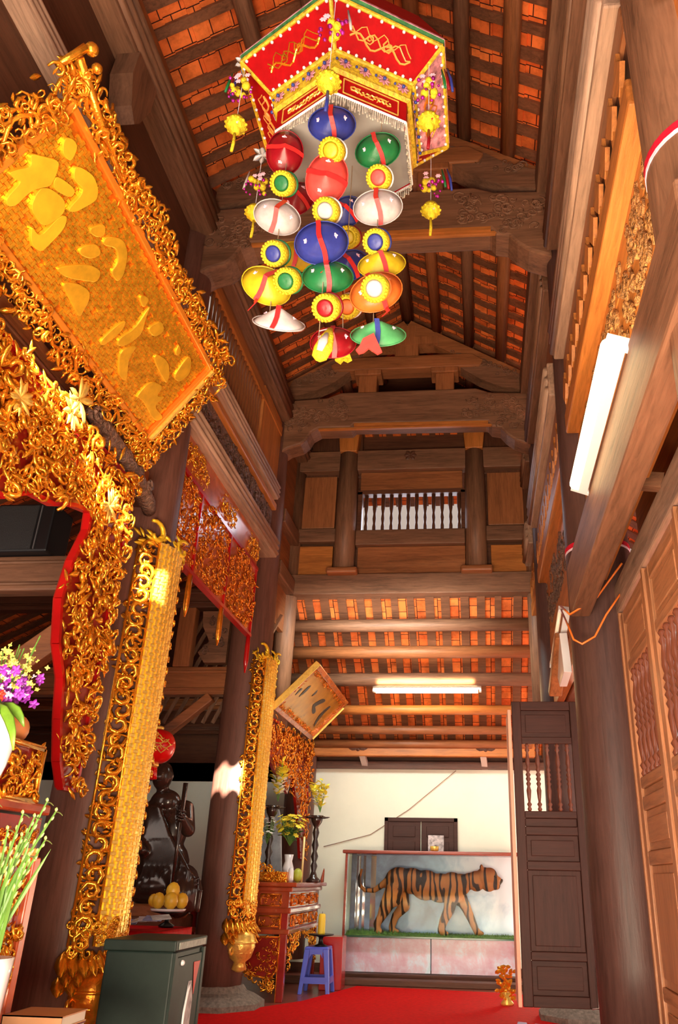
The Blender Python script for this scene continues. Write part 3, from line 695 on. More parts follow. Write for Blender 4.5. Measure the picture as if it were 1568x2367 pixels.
TCH = [([(-.97, F_, .82), (-1.04, F_, .70), (-1.10, F_, .58), (-1.15, F_, .50), (-1.13, F_, .44)], [.105, .080, .050, .040, .034]),
       ([(-.90, N_, .80), (-.86, N_, .68), (-.96, N_, .58), (-1.00, N_, .47), (-.98, N_, .44)], [.085, .062, .044, .036, .030]),
       ([(-.33, F_, .80), (-.36, F_, .66), (-.42, F_, .55), (-.45, F_, .46), (-.43, F_, .44)], [.085, .062, .048, .040, .035]),
       ([(-.25, N_, .80), (-.18, N_, .68), (-.12, N_, .56), (-.08, N_, .47), (-.05, N_, .44)], [.075, .056, .044, .036, .033]),
       ([(-1.04, TY, .94), (-1.12, TY, .88), (-1.20, TY, .83), (-1.30, TY, .83), (-1.365, TY, .88), (-1.37, TY, .96), (-1.345, TY, 1.04)], [.045, .034, .027, .023, .021, .019, .016])]
for (x, y) in ((-1.11, F_), (-.96, N_), (-.41, F_), (-.03, N_)): TB += [((x, y - .012, .432), (.045, .022, .024)), ((x, y + .012, .432), (.045, .022, .024)), ((x - .03, y, .44), (.04, .034, .028))]
for s_ in (-1, 1): TB.append(((.0, TY + s_ * .06, 1.085), (.022, .026, .032)))
tiger = thing('stuffed_tiger', 'stuffed striped tiger walking to the right inside the glass showcase', 'tiger', (-.55, TY, .41))
remesh_body('tiger_body', TB, tigermat(), (-.55, TY, .41), tiger, .0095, 5, TCH)
M_eye = plain('amber_eye', (.02, .012, .004), .05)
for s_ in (-1, 1):
    MB().ball((.145, TY + s_ * .058, .995), .013, 8).build('eye', M_eye, tiger, True)
MB().lathe([(.001, -.002), (.014, 0), (.016, .008), (.004, .014)], (.220, TY, .958), 8, axis=(1, 0, .1)).build('nose', plain('dark_nose', (.05, .02, .018), .4), tiger, True)
mb = MB()
for s_ in (-1, 1):
    mb.tube([(.13, TY + s_ * .034, .903), (.175, TY + s_ * .03, .912), (.20, TY + s_ * .008, .918)], .0035, 6)
mb.build('mouth_line', plain('mouth', (.03, .01, .01), .6), tiger)
mb = MB()
for s_ in (-1, 1):
    for k in range(4): mb.tube([(.185, TY + s_ * .03, .93 + .004 * k), (.20, TY + s_ * .10, .91 + .018 * k)], .0012, 4)
mb.build('whiskers', M_porc, tiger)
# small cup and picture on top of the showcase, window shutter behind
tag(bevel(MB().box(-.60, -.42, 9.62, 9.64, cz + .036, cz + .21).build('printed_picture', plain('printed_photo', (.42, .36, .36), .4, var=.9, scale=22)), .003), 'small printed picture leaning on top of the glass showcase', 'picture')
tag(MB().lathe([(.025, 0), (.045, .01), (.05, .05), (.045, .055), (.04, .012)], (-.52, 9.5, cz + .036), 14).build('gold_bowl', M_goldb, smooth=True), 'tiny golden bowl in front of the printed picture on the showcase', 'bowl')
ws = thing('window_2', None, None, (-.70, 9.88, 1.0)); ws['kind'] = 'structure'
mb = MB()
for (a0, a1, z0, z1) in ((-1.13, -1.09, 1.0, 1.61), (-.31, -.27, 1.0, 1.61), (-1.13, -.27, 1.57, 1.61), (-1.13, -.27, .98, 1.02)): mb.box(a0, a1, 9.85, 9.91, z0, z1)
mb.build('window_frame', W['leafX'], ws)
for a0, a1 in ((-1.09, -.705), (-.695, -.31)):
    s_ = bevel(MB().box(a0, a1, 9.868, 9.90, 1.02, 1.57).build('shutter', W['leafX'], ws), .004)
    for z0 in (1.06, 1.23, 1.40): bevel(MB().box(a0 + .06, a1 - .06, 9.858, 9.869, z0, z0 + .12).build('shutter_panel', W['leafX'], s_), .006)
tag(MB().tube([(-1.85, 9.88, 1.28), (-1.30, 9.885, 1.42), (-.85, 9.885, 1.70), (-.28, 9.88, 2.15)], .004, 6).build('wall_wire', plain('thin_wire', (.35, .2, .14), .6), smooth=True), 'thin wire running diagonally up across the cream wall', 'wire')
structure(MB().box(-6.1, 1.6, 9.89, 9.90, 0, .09).build('baseboard_back', W['darkX']))
tag(MB().add([(-3.2, .2, .006), (.75, .2, .006), (.75, 8.2, .006), (.24, 8.5, .006), (-1.22, 8.66, .006), (-1.52, 7.56, .006), (-1.80, 7.08, .006), (-2.1, 6.75, .006), (-3.2, 5.9, .006),
               (-3.2, .2, .012), (.75, .2, .012), (.75, 8.2, .012), (.24, 8.5, .012), (-1.22, 8.66, .012), (-1.52, 7.56, .012), (-1.80, 7.08, .012), (-2.1, 6.75, .012), (-3.2, 5.9, .012)],
              [tuple(range(9, 18))] + [tuple(range(8, -1, -1))] + [(i, (i + 1) % 9, 9 + (i + 1) % 9, 9 + i) for i in range(9)]).build('red_carpet', M_carpet), 'large red carpet covering the floor in front of the showcase', 'carpet')
tag(bevel(MB().box(-2.2, .7, 8.8, 9.0, 0, .05).build('floor_step', W['darkX']), .006), 'low dark wooden step between the red carpet and the showcase', 'step')

# blue plastic stool with candle on a black dish
st = thing('plastic_stool', 'small blue plastic stool holding a black candle dish', 'stool', (-1.52, 8.15, 0))
M_blue = plain('blue_plastic', (.10, .14, .68), .32)
sx0, sx1, sy0, sy1, sz = -1.63, -1.41, 8.05, 8.27, .375
bevel(MB().box(sx0, sx1, sy0, sy1, sz - .03, sz).build('seat', M_blue, st), .012)
for ix in (0, 1):
    for iy in (0, 1):
        px = (sx0, sx1)[ix]; py = (sy0, sy1)[iy]; fx = px + (-.035, .035)[ix]; fy = py + (-.035, .035)[iy]; ix_ = (1, -1)[ix]; iy_ = (1, -1)[iy]
        vs = [(px, py, sz - .02), (px + ix_ * .05, py, sz - .02), (px + ix_ * .05, py + iy_ * .05, sz - .02), (px, py + iy_ * .05, sz - .02), (fx, fy, 0), (fx + ix_ * .035, fy, 0), (fx + ix_ * .035, fy + iy_ * .035, 0), (fx, fy + iy_ * .035, 0)]
        bevel(MB().add(vs, [(0, 1, 2, 3), (7, 6, 5, 4), (0, 4, 5, 1), (1, 5, 6, 2), (2, 6, 7, 3), (3, 7, 4, 0)]).build('leg', M_blue, st), .006)
mb = MB(); mb.bar((sx0 - .01, sy0 - .015, .11), (sx1 + .01, sy0 - .015, .11), .02, .05); mb.bar((sx0 - .01, sy1 + .015, .11), (sx1 + .01, sy1 + .015, .11), .02, .05); mb.bar((sx0 - .015, sy0, .11), (sx0 - .015, sy1, .11), .02, .05); mb.bar((sx1 + .015, sy0, .11), (sx1 + .015, sy1, .11), .02, .05)
mb.build('stretcher', M_blue, st)
mb = MB()
for y_ in (sy0 - .002, sy1 + .002):
    mb.prism([(sx0 + .05, sz - .02), (sx1 - .05, sz - .02), (sx1 - .05, sz - .09), (sx1 - .065, sz - .06), (sx0 + .065, sz - .06), (sx0 + .05, sz - .09)], (0, y_ - .006, 0), (1, 0, 0), (0, 0, 1), (0, 1, 0), .012)
mb.build('apron', M_blue, st)
cd = thing('candle_dish', 'black iron dish on a pedestal standing on the blue stool', 'candle holder', (-1.50, 8.14, .375))
MB().lathe([(.055, 0), (.06, .008), (.025, .02), (.018, .05), (.02, .07), (.03, .078), (.115, .09), (.12, .10), (.10, .098), (0.02, .088)], (-1.50, 8.14, .375), 24).build('dish', M_iron, cd, True)
ca = thing('yellow_candle', 'thick yellow candle standing in the black dish on the blue stool', 'candle', (-1.50, 8.14, .465))
MB().lathe([(.032, 0), (.035, .02), (.034, .12), (.031, .17), (.024, .178), (.004, .170)], (-1.50, 8.14, .465), 20).build('wax', plain('yellow_wax', (.85, .62, .05), .45), ca, True)
MB().tube([(-1.50, 8.14, .64), (-1.497, 8.14, .66)], .002, 5).build('wick', M_black, ca)
tag(bevel(MB().box(-1.54, -1.33, 8.36, 8.6, 0, .44).build('red_box', M_red), .006), 'glossy red box behind the blue stool', 'box')

# dark green metal box (offertory safe) near the camera
bx_ = thing('metal_box', 'dark green metal offertory box with a worn white sticker', 'box', (-1.24, 3.3, 0))
M_green = plain('dark_green_paint', (.014, .026, .022), .5, var=.25, scale=6, bs=.08); M_green.node_tree.nodes['Principled BSDF'].inputs['Specular IOR Level'].default_value = .25
ang = math.radians(-14); U = Vector((math.cos(ang), math.sin(ang), 0)); N = Vector((-math.sin(ang), math.cos(ang), 0)); cc = Vector((-1.235, 3.30, 0))
# ---- dark green metal box
x0, x1, y0, y1, zt = -1.70, -1.385, 3.90, 4.32, .68
bx_.location = ((x0 + x1) / 2, (y0 + y1) / 2, 0)
bevel(MB().box(x0, x1, y0, y1, 0, zt - .045).build('body', M_green, bx_), .008)
bevel(MB().box(x0 - .012, x1 + .012, y0 - .012, y1 + .012, zt - .045, zt).build('lid', M_green, bx_), .006)
MB().box(x1 + .012, x1 + .016, y0 + .03, y1 - .02, zt - .038, zt - .01).build('lid_label', plain('faded_label', (.30, .32, .28), .5, var=.3, scale=40), bx_)
for ya_, yb_ in ((y0, y0 + .03), (y1 - .03, y1)): MB().box(x1, x1 + .012, ya_, yb_, .02, zt - .05).build('door_trim', M_green, bx_)
bevel(MB().box(x1, x1 + .008, y0 + .035, y1 - .035, .03, zt - .07).build('door', M_green, bx_), .004)
M_stick = plain('torn_sticker', (.55, .53, .55), .6, var=.5, scale=18)
MB().prism([(4.10, .12), (4.19, .12), (4.20, .42), (4.165, .50), (4.125, .50), (4.10, .40)], (x1 + .009, 0, 0), (0, 1, 0), (0, 0, 1), (1, 0, 0), .002).build('sticker', M_stick, bx_)
MB().prism([(4.17, .575), (4.255, .575), (4.225, .50), (4.205, .44)], (x1 + .010, 0, 0), (0, 1, 0), (0, 0, 1), (1, 0, 0), .002).build('red_pennant_sticker', plain('red_sticker', (.62, .06, .05), .5), bx_)
mb = MB(); pts = [(x1 + .013, 4.10 + .012 * math.cos(a) + .03, .30 + .13 * math.sin(a)) for a in [PI * k / 8 for k in range(9)]]
mb.tube([(x1 + .013, 4.09, .10), (x1 + .013, 4.095, .38), (x1 + .013, 4.12, .46), (x1 + .013, 4.15, .49)], .006, 6); mb.build('handle_loop', M_white, bx_, True)
MB().ball((x1 + .012, 4.0, .585), .012, 8).build('lock_knob', M_white, bx_, True)
MB().prism([(-1.50, .27), (-1.44, .35), (-1.39, .33), (-1.39, .23), (-1.44, .21)], (0, y0 - .002, 0), (1, 0, 0), (0, 0, 1), (0, 1, 0), .002).build('paper_patch', plain('brown_paper', (.42, .30, .24), .7), bx_)
# ---- side table with red cloth, papers, fruit dish
t = thing('offering_table', 'low table under a red cloth behind the dark green box', 'table', (-2.15, 5.4, 0))
MB().box(-2.62, -1.88, 5.0, 5.5, .60, .64).build('tabletop', W['darkX'], t)
for x in (-2.58, -1.94):
    for y in (5.04, 5.44): MB().box(x, x + .05, y, y + .05, 0, .6).build('leg', W['darkZ'], t)
def clothbox(name, x0, x1, y0, y1, zt, zb, m, label):
    mb = MB(); n = 60; vs = []
    per = []
    for i in range(15): per.append((x0 + (x1 - x0) * i / 15, y0, 0, -1))
    for i in range(15): per.append((x1, y0 + (y1 - y0) * i / 15, 1, 0))
    for i in range(15): per.append((x1 - (x1 - x0) * i / 15, y1, 0, 1))
    for i in range(15): per.append((x0, y1 - (y1 - y0) * i / 15, -1, 0))
    for r, z in ((0, zt), (1, zt - .02), (2, (zt + zb) / 2), (3, zb)):
        for i, (x, y, nx, ny) in enumerate(per):
            o = .004 * (r > 0) + (.012 * r * (.5 + .5 * math.sin(i * 1.9)) if r > 1 else 0)
            vs.append((x + nx * o, y + ny * o, z))
    fs = [(r * n + i, r * n + (i + 1) % n, (r + 1) * n + (i + 1) % n, (r + 1) * n + i) for r in range(3) for i in range(n)] + [tuple(range(n))]
    return tag(mb.add(vs, fs).build(name, m, smooth=True), label, 'tablecloth')
M_rcl = cloth('red_cloth', (.60, .012, .015), .65)
clothbox('red_tablecloth', -2.64, -1.86, 4.98, 5.52, .648, .05, M_rcl, 'red cloth hanging over the low offering table, below the papers')
M_pap = [plain('printed_paper_%d' % i, c, .5, var=.35, scale=18) for i, c in enumerate([(.70, .70, .78), (.30, .36, .62), (.55, .62, .66), (.66, .60, .50)])]
for i in range(11):
    x = -2.30 + .040 * i; y = 5.04 + rnd.uniform(0, .08); a = rnd.uniform(-.6, .6); z = .652 + .0055 * i
    c = Vector((x, y, z + .012)); u = Vector((math.cos(a), math.sin(a), rnd.uniform(-.08, .08))); v_ = Vector((-math.sin(a), math.cos(a), .25))
    tag(MB().obox(c, u * .055, v_ * .04, Vector((0, 0, .0015))).build('printed_leaflet', M_pap[i % 4]), ['white leaflet, leftmost of the heap on the red cloth', 'blue printed leaflet near the left of the paper heap', 'pale blue-green leaflet in the left half of the paper heap', 'beige leaflet in the left half of the paper heap', 'white leaflet just left of the middle of the paper heap', 'blue leaflet in the middle of the paper heap', 'pale blue-green leaflet right of the middle of the paper heap', 'beige leaflet in the right half of the paper heap', 'white leaflet in the right half of the paper heap', 'blue leaflet near the right end of the paper heap', 'pale leaflet topmost at the right end of the paper heap'][i], 'paper', 'heap of leaflets on the red cloth')
d = thing('footed_dish', 'dark footed dish with a white rim holding yellow fruit', 'dish', (-1.97, 5.35, .652))
MB().lathe([(.045, 0), (.05, .01), (.015, .03), (.013, .06), (.05, .075), (.10, .085)], (-1.97, 5.35, .652), 20).build('foot', M_iron, d, True)
MB().lathe([(.03, .085), (.105, .09), (.11, .102), (.10, .104), (.03, .094)], (-1.97, 5.35, .652), 24).build('plate', M_porc, d, True)
M_mango = plain('yellow_fruit_skin', (.72, .42, .03), .4, var=.2, scale=10)
for i, (dx, dy, dz, s_) in enumerate([(-.06, -.03, 0, 1), (.03, -.05, 0, 1.05), (.07, .03, 0, 1), (-.02, .05, 0, 1), (.015, 0, .055, 1.1), (-.105, .0, -.0, .8)]):
    mb = MB(); icoball(mb, (-1.97 + dx, 5.35 + dy, .80 + dz), .042 * s_, .036 * s_, .048 * s_)
    tag(mb.build('yellow_fruit', M_mango, smooth=True), ['yellow fruit at the front left of the footed dish', 'yellow fruit at the front middle of the footed dish', 'yellow fruit at the right of the footed dish', 'yellow fruit at the back of the footed dish', 'yellow fruit lying on top of the others on the footed dish', 'smallest yellow fruit at the far left of the footed dish'][i], 'fruit', 'yellow fruit on the footed dish')
# ---- dark carved statue of a robed monk with staff
M_stat = plain('dark_polished_wood', (.035, .018, .013), .22, var=.4, scale=4, coat=.4)
t = thing('monk_statue', 'dark carved wooden statue of a robed monk holding an upright staff', 'statue', (-2.55, 6.75, .62))
SB = [((-2.60, 6.75, 1.28), (.19, .13, .24)), ((-2.60, 6.75, 1.02), (.24, .17, .22)), ((-2.56, 6.72, .84), (.27, .20, .14)), ((-2.62, 6.72, 1.50), (.13, .10, .10)), ((-2.66, 6.68, 1.70), (.085, .095, .12)),
      ((-2.40, 6.66, .92), (.16, .13, .12)), ((-2.36, 6.62, .80), (.13, .12, .16))]
SC = [([(-2.44, 6.72, 1.44), (-2.36, 6.62, 1.28), (-2.385, 6.54, 1.36)], [.075, .06, .035]), ([(-2.76, 6.72, 1.42), (-2.82, 6.60, 1.22), (-2.68, 6.54, 1.12)], [.08, .065, .04])]
for k in range(9):                       # robe folds
    a = k / 8.0; SC.append(([(-2.72 + .10 * a, 6.63 - .03 * a, 1.45), (-2.70 + .22 * a, 6.585, 1.22), (-2.66 + .36 * a, 6.57, .98), (-2.72 + .42 * a, 6.56, .78)], [.014, .018, .02, .02]))
for k in range(5): SC.append(([(-2.42 + .05 * k, 6.57 + .01 * k, 1.02 - .02 * k), (-2.41 + .055 * k, 6.52 + .02 * k, .84), (-2.40 + .05 * k, 6.53 + .02 * k, .70)], [.012, .02, .02]))
SB += [((-2.66, 6.585, 1.685), (.016, .022, .03)), ((-2.575, 6.68, 1.70), (.012, .02, .035)), ((-2.745, 6.68, 1.70), (.012, .02, .035))]
remesh_body('statue_body', SB, M_stat, (-2.55, 6.75, .66), t, .014, 3, SC)
MB().tube([(-2.39, 6.50, .86), (-2.395, 6.52, 1.2), (-2.40, 6.54, 1.63)], [.010, .016, .020], 10).build('staff', M_stat, t, True)
mb = MB()
for k in range(4): mb.tube([(-2.425, 6.515, 1.345 + .022 * k), (-2.40, 6.49, 1.35 + .022 * k), (-2.372, 6.505, 1.345 + .022 * k), (-2.375, 6.54, 1.34 + .022 * k)], .011, 7)
mb.tube([(-2.37, 6.55, 1.33), (-2.385, 6.50, 1.38), (-2.40, 6.495, 1.43)], .011, 7); mb.build('hand', M_stat, t, True)
mb = MB()
for s_ in (-1, 1): mb.ball((-2.66 + s_ * .032, 6.595, 1.715), .010, 8)
mb.tube([(-2.69, 6.592, 1.655), (-2.66, 6.583, 1.650), (-2.63, 6.592, 1.655)], .004, 5); mb.build('face_details', M_stat, t, True)
bevel(MB().box(-2.95, -2.37, 6.40, 7.05, 0, .66).build('plinth', W['darkX'], t), .02)
mb = MB().lathe([(.30, .64), (.32, .67), (.28, .70), (.30, .72), (.26, .74)], (-2.63, 6.72, 0), 28, sy=.8); mb.build('round_base', W['brownX'], t, True)
# ---- red silk lantern
t = thing('red_silk_lantern', 'shiny red silk lantern with gold writing and red tassel, beside the statue', 'lantern', (-2.48, 6.0, 1.47))
mb = MB(); cx, cy, cz_ = -2.49, 6.0, 1.84
for i in range(16):
    a0 = 2 * PI * i / 16
prof = [(.05 + .115 * math.sin(PI * k / 12), -.125 * math.cos(PI * k / 12)) for k in range(13)]
M_silk = plain('red_silk', (.78, .008, .008), .22, var=.1, scale=3, coat=.3)
o = len(mb.v); n = 48
vs = [(cx + r * (1 - .025 * abs(math.sin(8 * 2 * PI * j / n / 2))) * math.cos(2 * PI * j / n), cy + r * (1 - .025 * abs(math.sin(8 * PI * j / n))) * math.sin(2 * PI * j / n), cz_ + h) for (r, h) in prof for j in range(n)]
mb.add(vs, [(i * n + j, i * n + (j + 1) % n, (i + 1) * n + (j + 1) % n, (i + 1) * n + j) for i in range(12) for j in range(n)])
mb.build('silk_body', M_silk, t, True)
MB().lathe([(.05, 0), (.055, .02), (.05, .03)], (cx, cy, cz_ + .12), 20).build('top_ring', M_goldb, t, True)
MB().lathe([(.045, -.03), (.055, -.015), (.05, .005)], (cx, cy, cz_ - .125), 20).build('bottom_ring', M_goldb, t, True)
mb = MB()
for k in range(14):
    a = 2 * PI * k / 14; mb.tube([(cx + .035 * math.cos(a), cy + .035 * math.sin(a), cz_ - .14), (cx + .045 * math.cos(a), cy + .045 * math.sin(a), cz_ - .24)], .009, 5)
mb.tube([(cx - .01, cy - .02, cz_ - .15), (cx - .015, cy - .02, cz_ - .36)], .012, 6); mb.build('tassel', M_silk, t, True)
mb = MB()
for k, (a0, z, l) in enumerate([(-60, .03, .05), (-55, -.01, .06), (-50, -.045, .04), (-62, -.03, .03), (-46, .02, .04), (-58, .055, .03)]):
    pts = []
    for q in range(6):
        a = math.radians(a0 + q * l * 160 - 10); zz = z + .018 * math.sin(q * 1.4 + k); r = .05 + .118 * math.sqrt(max(0, 1 - (zz / .127) ** 2))
        pts.append((cx + r * math.cos(a), cy + r * math.sin(a), cz_ + zz))
    mb.tube(pts, .005, 5)
mb.build('gold_writing', M_goldb, t, True)
MB().tube([(cx, cy, cz_ + .14), (cx, cy, 4.97)], .003, 5).build('cord', M_black, t)

# ================================================================== gilded things
def orient_curl(mb, o, ux, uy, n, s, t_, r, **k):
    o = Vector(o) + Vector(ux) * s + Vector(uy) * t_ + Vector(n) * k.pop('h', 0)
    mb.curl(o, ux, uy, r, **k)
def scroll_fill(mb, o, ux, uy, n, inside, bbox, count, rr, h=(.0, .02), leafs=.4, flat=1.0):
    """fill a region of a plane with carved scrolls and leaves"""
    o = Vector(o); ux = Vector(ux); uy = Vector(uy); n = Vector(n); k = 0; tries = 0
    while k < count and tries < count * 20:
        tries += 1; s = rnd.uniform(bbox[0], bbox[1]); t_ = rnd.uniform(bbox[2], bbox[3])
        if not inside(s, t_): continue
        k += 1; r = rnd.uniform(*rr); hh = rnd.uniform(*h); p = o + ux * s + uy * t_ + n * hh
        if rnd.random() < leafs:
            a = rnd.uniform(0, 2 * PI); d = ux * math.cos(a) + uy * math.sin(a) + n * rnd.uniform(.0, .5)
            mb.leaf(p, d, n, r * 2.0, r * .8, rnd.uniform(-.2, .6))
        else:
            mb.curl(p, ux, uy, r, rnd.uniform(0, 6.3), rnd.uniform(.6, 1.4), rnd.uniform(.16, .30), 5, 8, lift=r * rnd.uniform(0, .9), flip=rnd.choice((1, -1)))
def pip(poly):
    def f(x, y):
        c = False; j = len(poly) - 1
        for i in range(len(poly)):
            xi, yi = poly[i]; xj, yj = poly[j]
            if (yi > y) != (yj > y) and x < (xj - xi) * (y - yi) / (yj - yi) + xi: c = not c
            j = i
        return c
    return f
# ---- the big tilted name board
bo = Vector((-1.95, 1.85, 3.15)); bt = Vector((.42, 0, .61)).normalized(); by = Vector((0, 1, 0)); bn = Vector((.61, 0, -.42)).normalized()
t = thing('gilded_name_board', 'big tilted gilded board with raised characters and openwork frame, upper left', 'signboard', tuple(bo))
def brd(s, q, h=0): return bo + by * s + bt * q + bn * h
def slab(mb, s0, s1, t0, t1, h0, h1, mi=0): return mb.obox(brd((s0 + s1) / 2, (t0 + t1) / 2, (h0 + h1) / 2), by * (s1 - s0) / 2, bt * (t1 - t0) / 2, bn * (h1 - h0) / 2, mi)
slab(MB(), .13, 1.91, .12, .68, -.05, -.012).build('back_board', M_goldd, t)
mb = MB(); cs = .026
ns_, nt_ = int(1.74 / cs), int(.52 / cs)
for i in range(ns_):
    for j in range(nt_):
        if rnd.random() < .03: continue
        s = .15 + (i + .5) * cs; q = .14 + (j + .5) * cs
        c = brd(s, q, -.010)
        if (i + j) % 2: mb.obox(c, by * cs * .60, bt * cs * .30, bn * .008)
        else: mb.obox(c, by * cs * .30, bt * cs * .60, bn * .008)
mb.build('woven_ground', M_weave, t)
mb = MB()
for (s0, s1, t0, t1) in ((.12, 1.92, .67, .70), (.12, 1.92, .10, .13), (.12, .15, .12, .68), (1.89, 1.92, .10, .70)): slab(mb, s0, s1, t0, t1, -.02, .018)
bevel(mb.build('inner_moulding', plain('orange_gold', (.85, .30, .03), .28, .5, coat=.3), t), .006)
mb = MB(); slab(mb, 1.905, 1.925, .12, .68, -.02, .035); mb.build('bright_edge', M_goldb, t)
for nm, s0, s1, t0, t1, cnt in (('top_frame', .02, 1.98, .69, .82, 430), ('bottom_frame', .0, 2.06, -.01, .11, 380), ('near_frame', -.02, .13, .0, .80, 170), ('far_frame', 1.92, 2.09, -.02, .72, 150)):
    mb = MB()
    c0 = {'top_frame': (.05, 1.98, .70, .785), 'bottom_frame': (.0, 2.04, .0, .105), 'near_frame': (0, .12, .0, .76), 'far_frame': (1.93, 2.05, .0, .7)}[nm]
    scroll_fill(mb, bo, by, bt, bn, lambda a, b: True, (s0, s1, t0, t1), cnt, (.018, .042), (-.02, .035), .45)
    # winding branch
    pts = []; L = max(s1 - s0, t1 - t0); n = int(L / .035)
    for k in range(n + 1):
        f_ = k / n; w_ = .028 * math.sin(k * .9)
        pts.append(brd(s0 + (s1 - s0) * f_, (t0 + t1) / 2 + w_, .01) if s1 - s0 > t1 - t0 else brd((s0 + s1) / 2 + w_, t0 + (t1 - t0) * f_, .01))
    mb.tube(pts, .010, 6)
    mb.build(nm, M_gold, t, True)
mb = MB(); mb.tube([brd(.0, .80, .02), brd(.35, .735, .03), brd(.50, .72, .03)], [.020, .016, .012], 8); mb.tube([brd(-.03, .70, .02), brd(-.02, .84, .03)], [.014, .018], 8); mb.ball(brd(-.0, .86, .03), .028); mb.ball(brd(.07, .845, .03), .022)
mb.tube([brd(1.98, -.02, .02), brd(2.10, .05, .02)], .012, 6); mb.build('corner_branch', M_gold, t, True)
mb = MB()
for k in range(5): mb.curl(brd(.74 + .05 * k, .80 + .02 * (k % 3), .02), by, bt, .045, k, 1.1, .22)
mb.build('crest', M_gold, t, True)
M_weave2 = plain('raised_gilding', (.90, .50, .03), .34, .55, var=.2, scale=12)
CH = [[[(0.164, 0.424), (0.211, 0.466), (0.268, 0.516), (0.3, 0.482), (0.316, 0.447), (0.326, 0.424), (0.297, 0.374), (0.285, 0.329), (0.292, 0.255), (0.266, 0.223), (0.238, 0.244), (0.231, 0.334), (0.205, 0.313), (0.17, 0.306), (0.179, 0.34), (0.212, 0.401)],
       [(0.299, 0.381), (0.333, 0.42), (0.409, 0.447), (0.449, 0.428), (0.46, 0.396), (0.449, 0.314), (0.418, 0.296), (0.336, 0.3)],
       [(0.402, 0.264), (0.449, 0.262), (0.466, 0.282), (0.454, 0.388), (0.48, 0.42), (0.516, 0.375), (0.524, 0.266), (0.523, 0.233), (0.482, 0.214), (0.441, 0.23)],
       [(0.21, 0.59), (0.24, 0.618), (0.278, 0.616), (0.308, 0.556), (0.26, 0.541), (0.227, 0.564)],
       [(0.332, 0.564), (0.364, 0.592), (0.422, 0.617), (0.487, 0.606), (0.518, 0.573), (0.51, 0.526), (0.492, 0.457), (0.458, 0.426), (0.447, 0.55), (0.377, 0.526), (0.353, 0.542)],
       [(0.309, 0.475), (0.416, 0.516), (0.43, 0.474), (0.352, 0.43), (0.32, 0.444)]],
      [[(0.605, 0.486), (0.642, 0.558), (0.691, 0.527), (0.67, 0.487), (0.624, 0.468)], [(0.691, 0.527), (0.773, 0.598), (0.842, 0.586), (0.881, 0.557), (0.932, 0.503), (0.933, 0.456), (0.863, 0.454), (0.847, 0.52), (0.782, 0.543), (0.718, 0.489)],
       [(0.643, 0.398), (0.69, 0.474), (0.754, 0.466), (0.731, 0.405), (0.668, 0.371)], [(0.634, 0.244), (0.686, 0.322), (0.75, 0.392), (0.822, 0.423), (0.851, 0.371), (0.798, 0.328), (0.744, 0.283), (0.695, 0.254)],
       [(0.711, 0.227), (0.773, 0.291), (0.859, 0.322), (0.898, 0.285), (0.913, 0.242), (0.931, 0.203), (0.835, 0.212)]],
      [[(1.122, 0.218), (1.121, 0.336), (1.148, 0.398), (1.176, 0.351), (1.172, 0.275), (1.157, 0.213)], [(1.228, 0.412), (1.184, 0.563), (1.241, 0.48), (1.295, 0.424), (1.269, 0.314), (1.228, 0.277), (1.196, 0.309)],
       [(1.257, 0.278), (1.328, 0.379), (1.345, 0.293), (1.457, 0.214), (1.43, 0.198), (1.369, 0.197)], [(1.093, 0.535), (1.156, 0.567), (1.176, 0.505), (1.112, 0.511)], [(1.287, 0.467), (1.322, 0.563), (1.4, 0.546), (1.373, 0.47)]],
      [[(1.705, 0.443), (1.67, 0.589), (1.706, 0.607), (1.792, 0.556), (1.783, 0.466)], [(1.594, 0.198), (1.584, 0.324), (1.702, 0.375), (1.714, 0.298), (1.778, 0.355), (1.753, 0.256), (1.894, 0.27), (1.87, 0.218), (1.812, 0.209), (1.643, 0.223)],
       [(1.488, 0.405), (1.471, 0.441), (1.583, 0.474), (1.67, 0.441), (1.708, 0.392), (1.634, 0.391)], [(1.576, 0.533), (1.544, 0.585), (1.615, 0.568), (1.604, 0.532)]]]
for ic, ch in enumerate(CH):
    mb = MB()
    for pl in ch: mb.prism(pl, bo + bn * -.008, by, bt, bn, .024 if ic == 0 else .017, rnd_=2)
    bevel(mb.build('raised_character', M_goldy if ic == 0 else M_weave2, t), .004)
# ---- second, smaller tilted plaque
po = Vector((-1.9, 7.17, 2.37)); pt = Vector((.40, 0, .41)).normalized(); pn = Vector((.41, 0, -.40)).normalized()
t = thing('brushed_plaque', 'smaller tilted amber plaque with black brushed characters, beyond the second column', 'signboard', tuple(po))
def pb(s, q, h=0): return po + by * s + pt * q + pn * h
def pslab(mb, s0, s1, t0, t1, h0, h1): return mb.obox(pb((s0 + s1) / 2, (t0 + t1) / 2, (h0 + h1) / 2), by * (s1 - s0) / 2, pt * (t1 - t0) / 2, pn * (h1 - h0) / 2)
pslab(MB(), 0, 1.74, 0, .58, -.03, 0).build('panel', plain('amber_lacquer', (.58, .27, .02), .24, .45, var=.3, scale=5, coat=.1), t)
mb = MB()
for a in ((0, 1.74, -.005, .045), (0, 1.74, .53, .585), (-.01, .05, 0, .58), (1.70, 1.76, 0, .58)): pslab(mb, *a, -.02, .025)
bevel(mb.build('frame', plain('orange_lacquer_frame', (.50, .11, .012), .25, .3, var=.3, scale=12, coat=.4), t), .006)
mb = MB(); pslab(mb, -.02, -.005, 0, .58, -.02, .035); pslab(mb, 1.76, 1.775, .02, .50, -.02, .035); mb.build('bright_edge', M_goldb, t)
mb = MB(); scroll_fill(mb, po, by, pt, pn, lambda a, b: not (.10 < a < 1.64 and .09 < b < .49), (.05, 1.69, .04, .54), 260, (.010, .022), (0, .012), .3)
mb.build('frame_carving', M_goldd, t, True)
M_ink = plain('black_ink', (.012, .01, .01), .3)
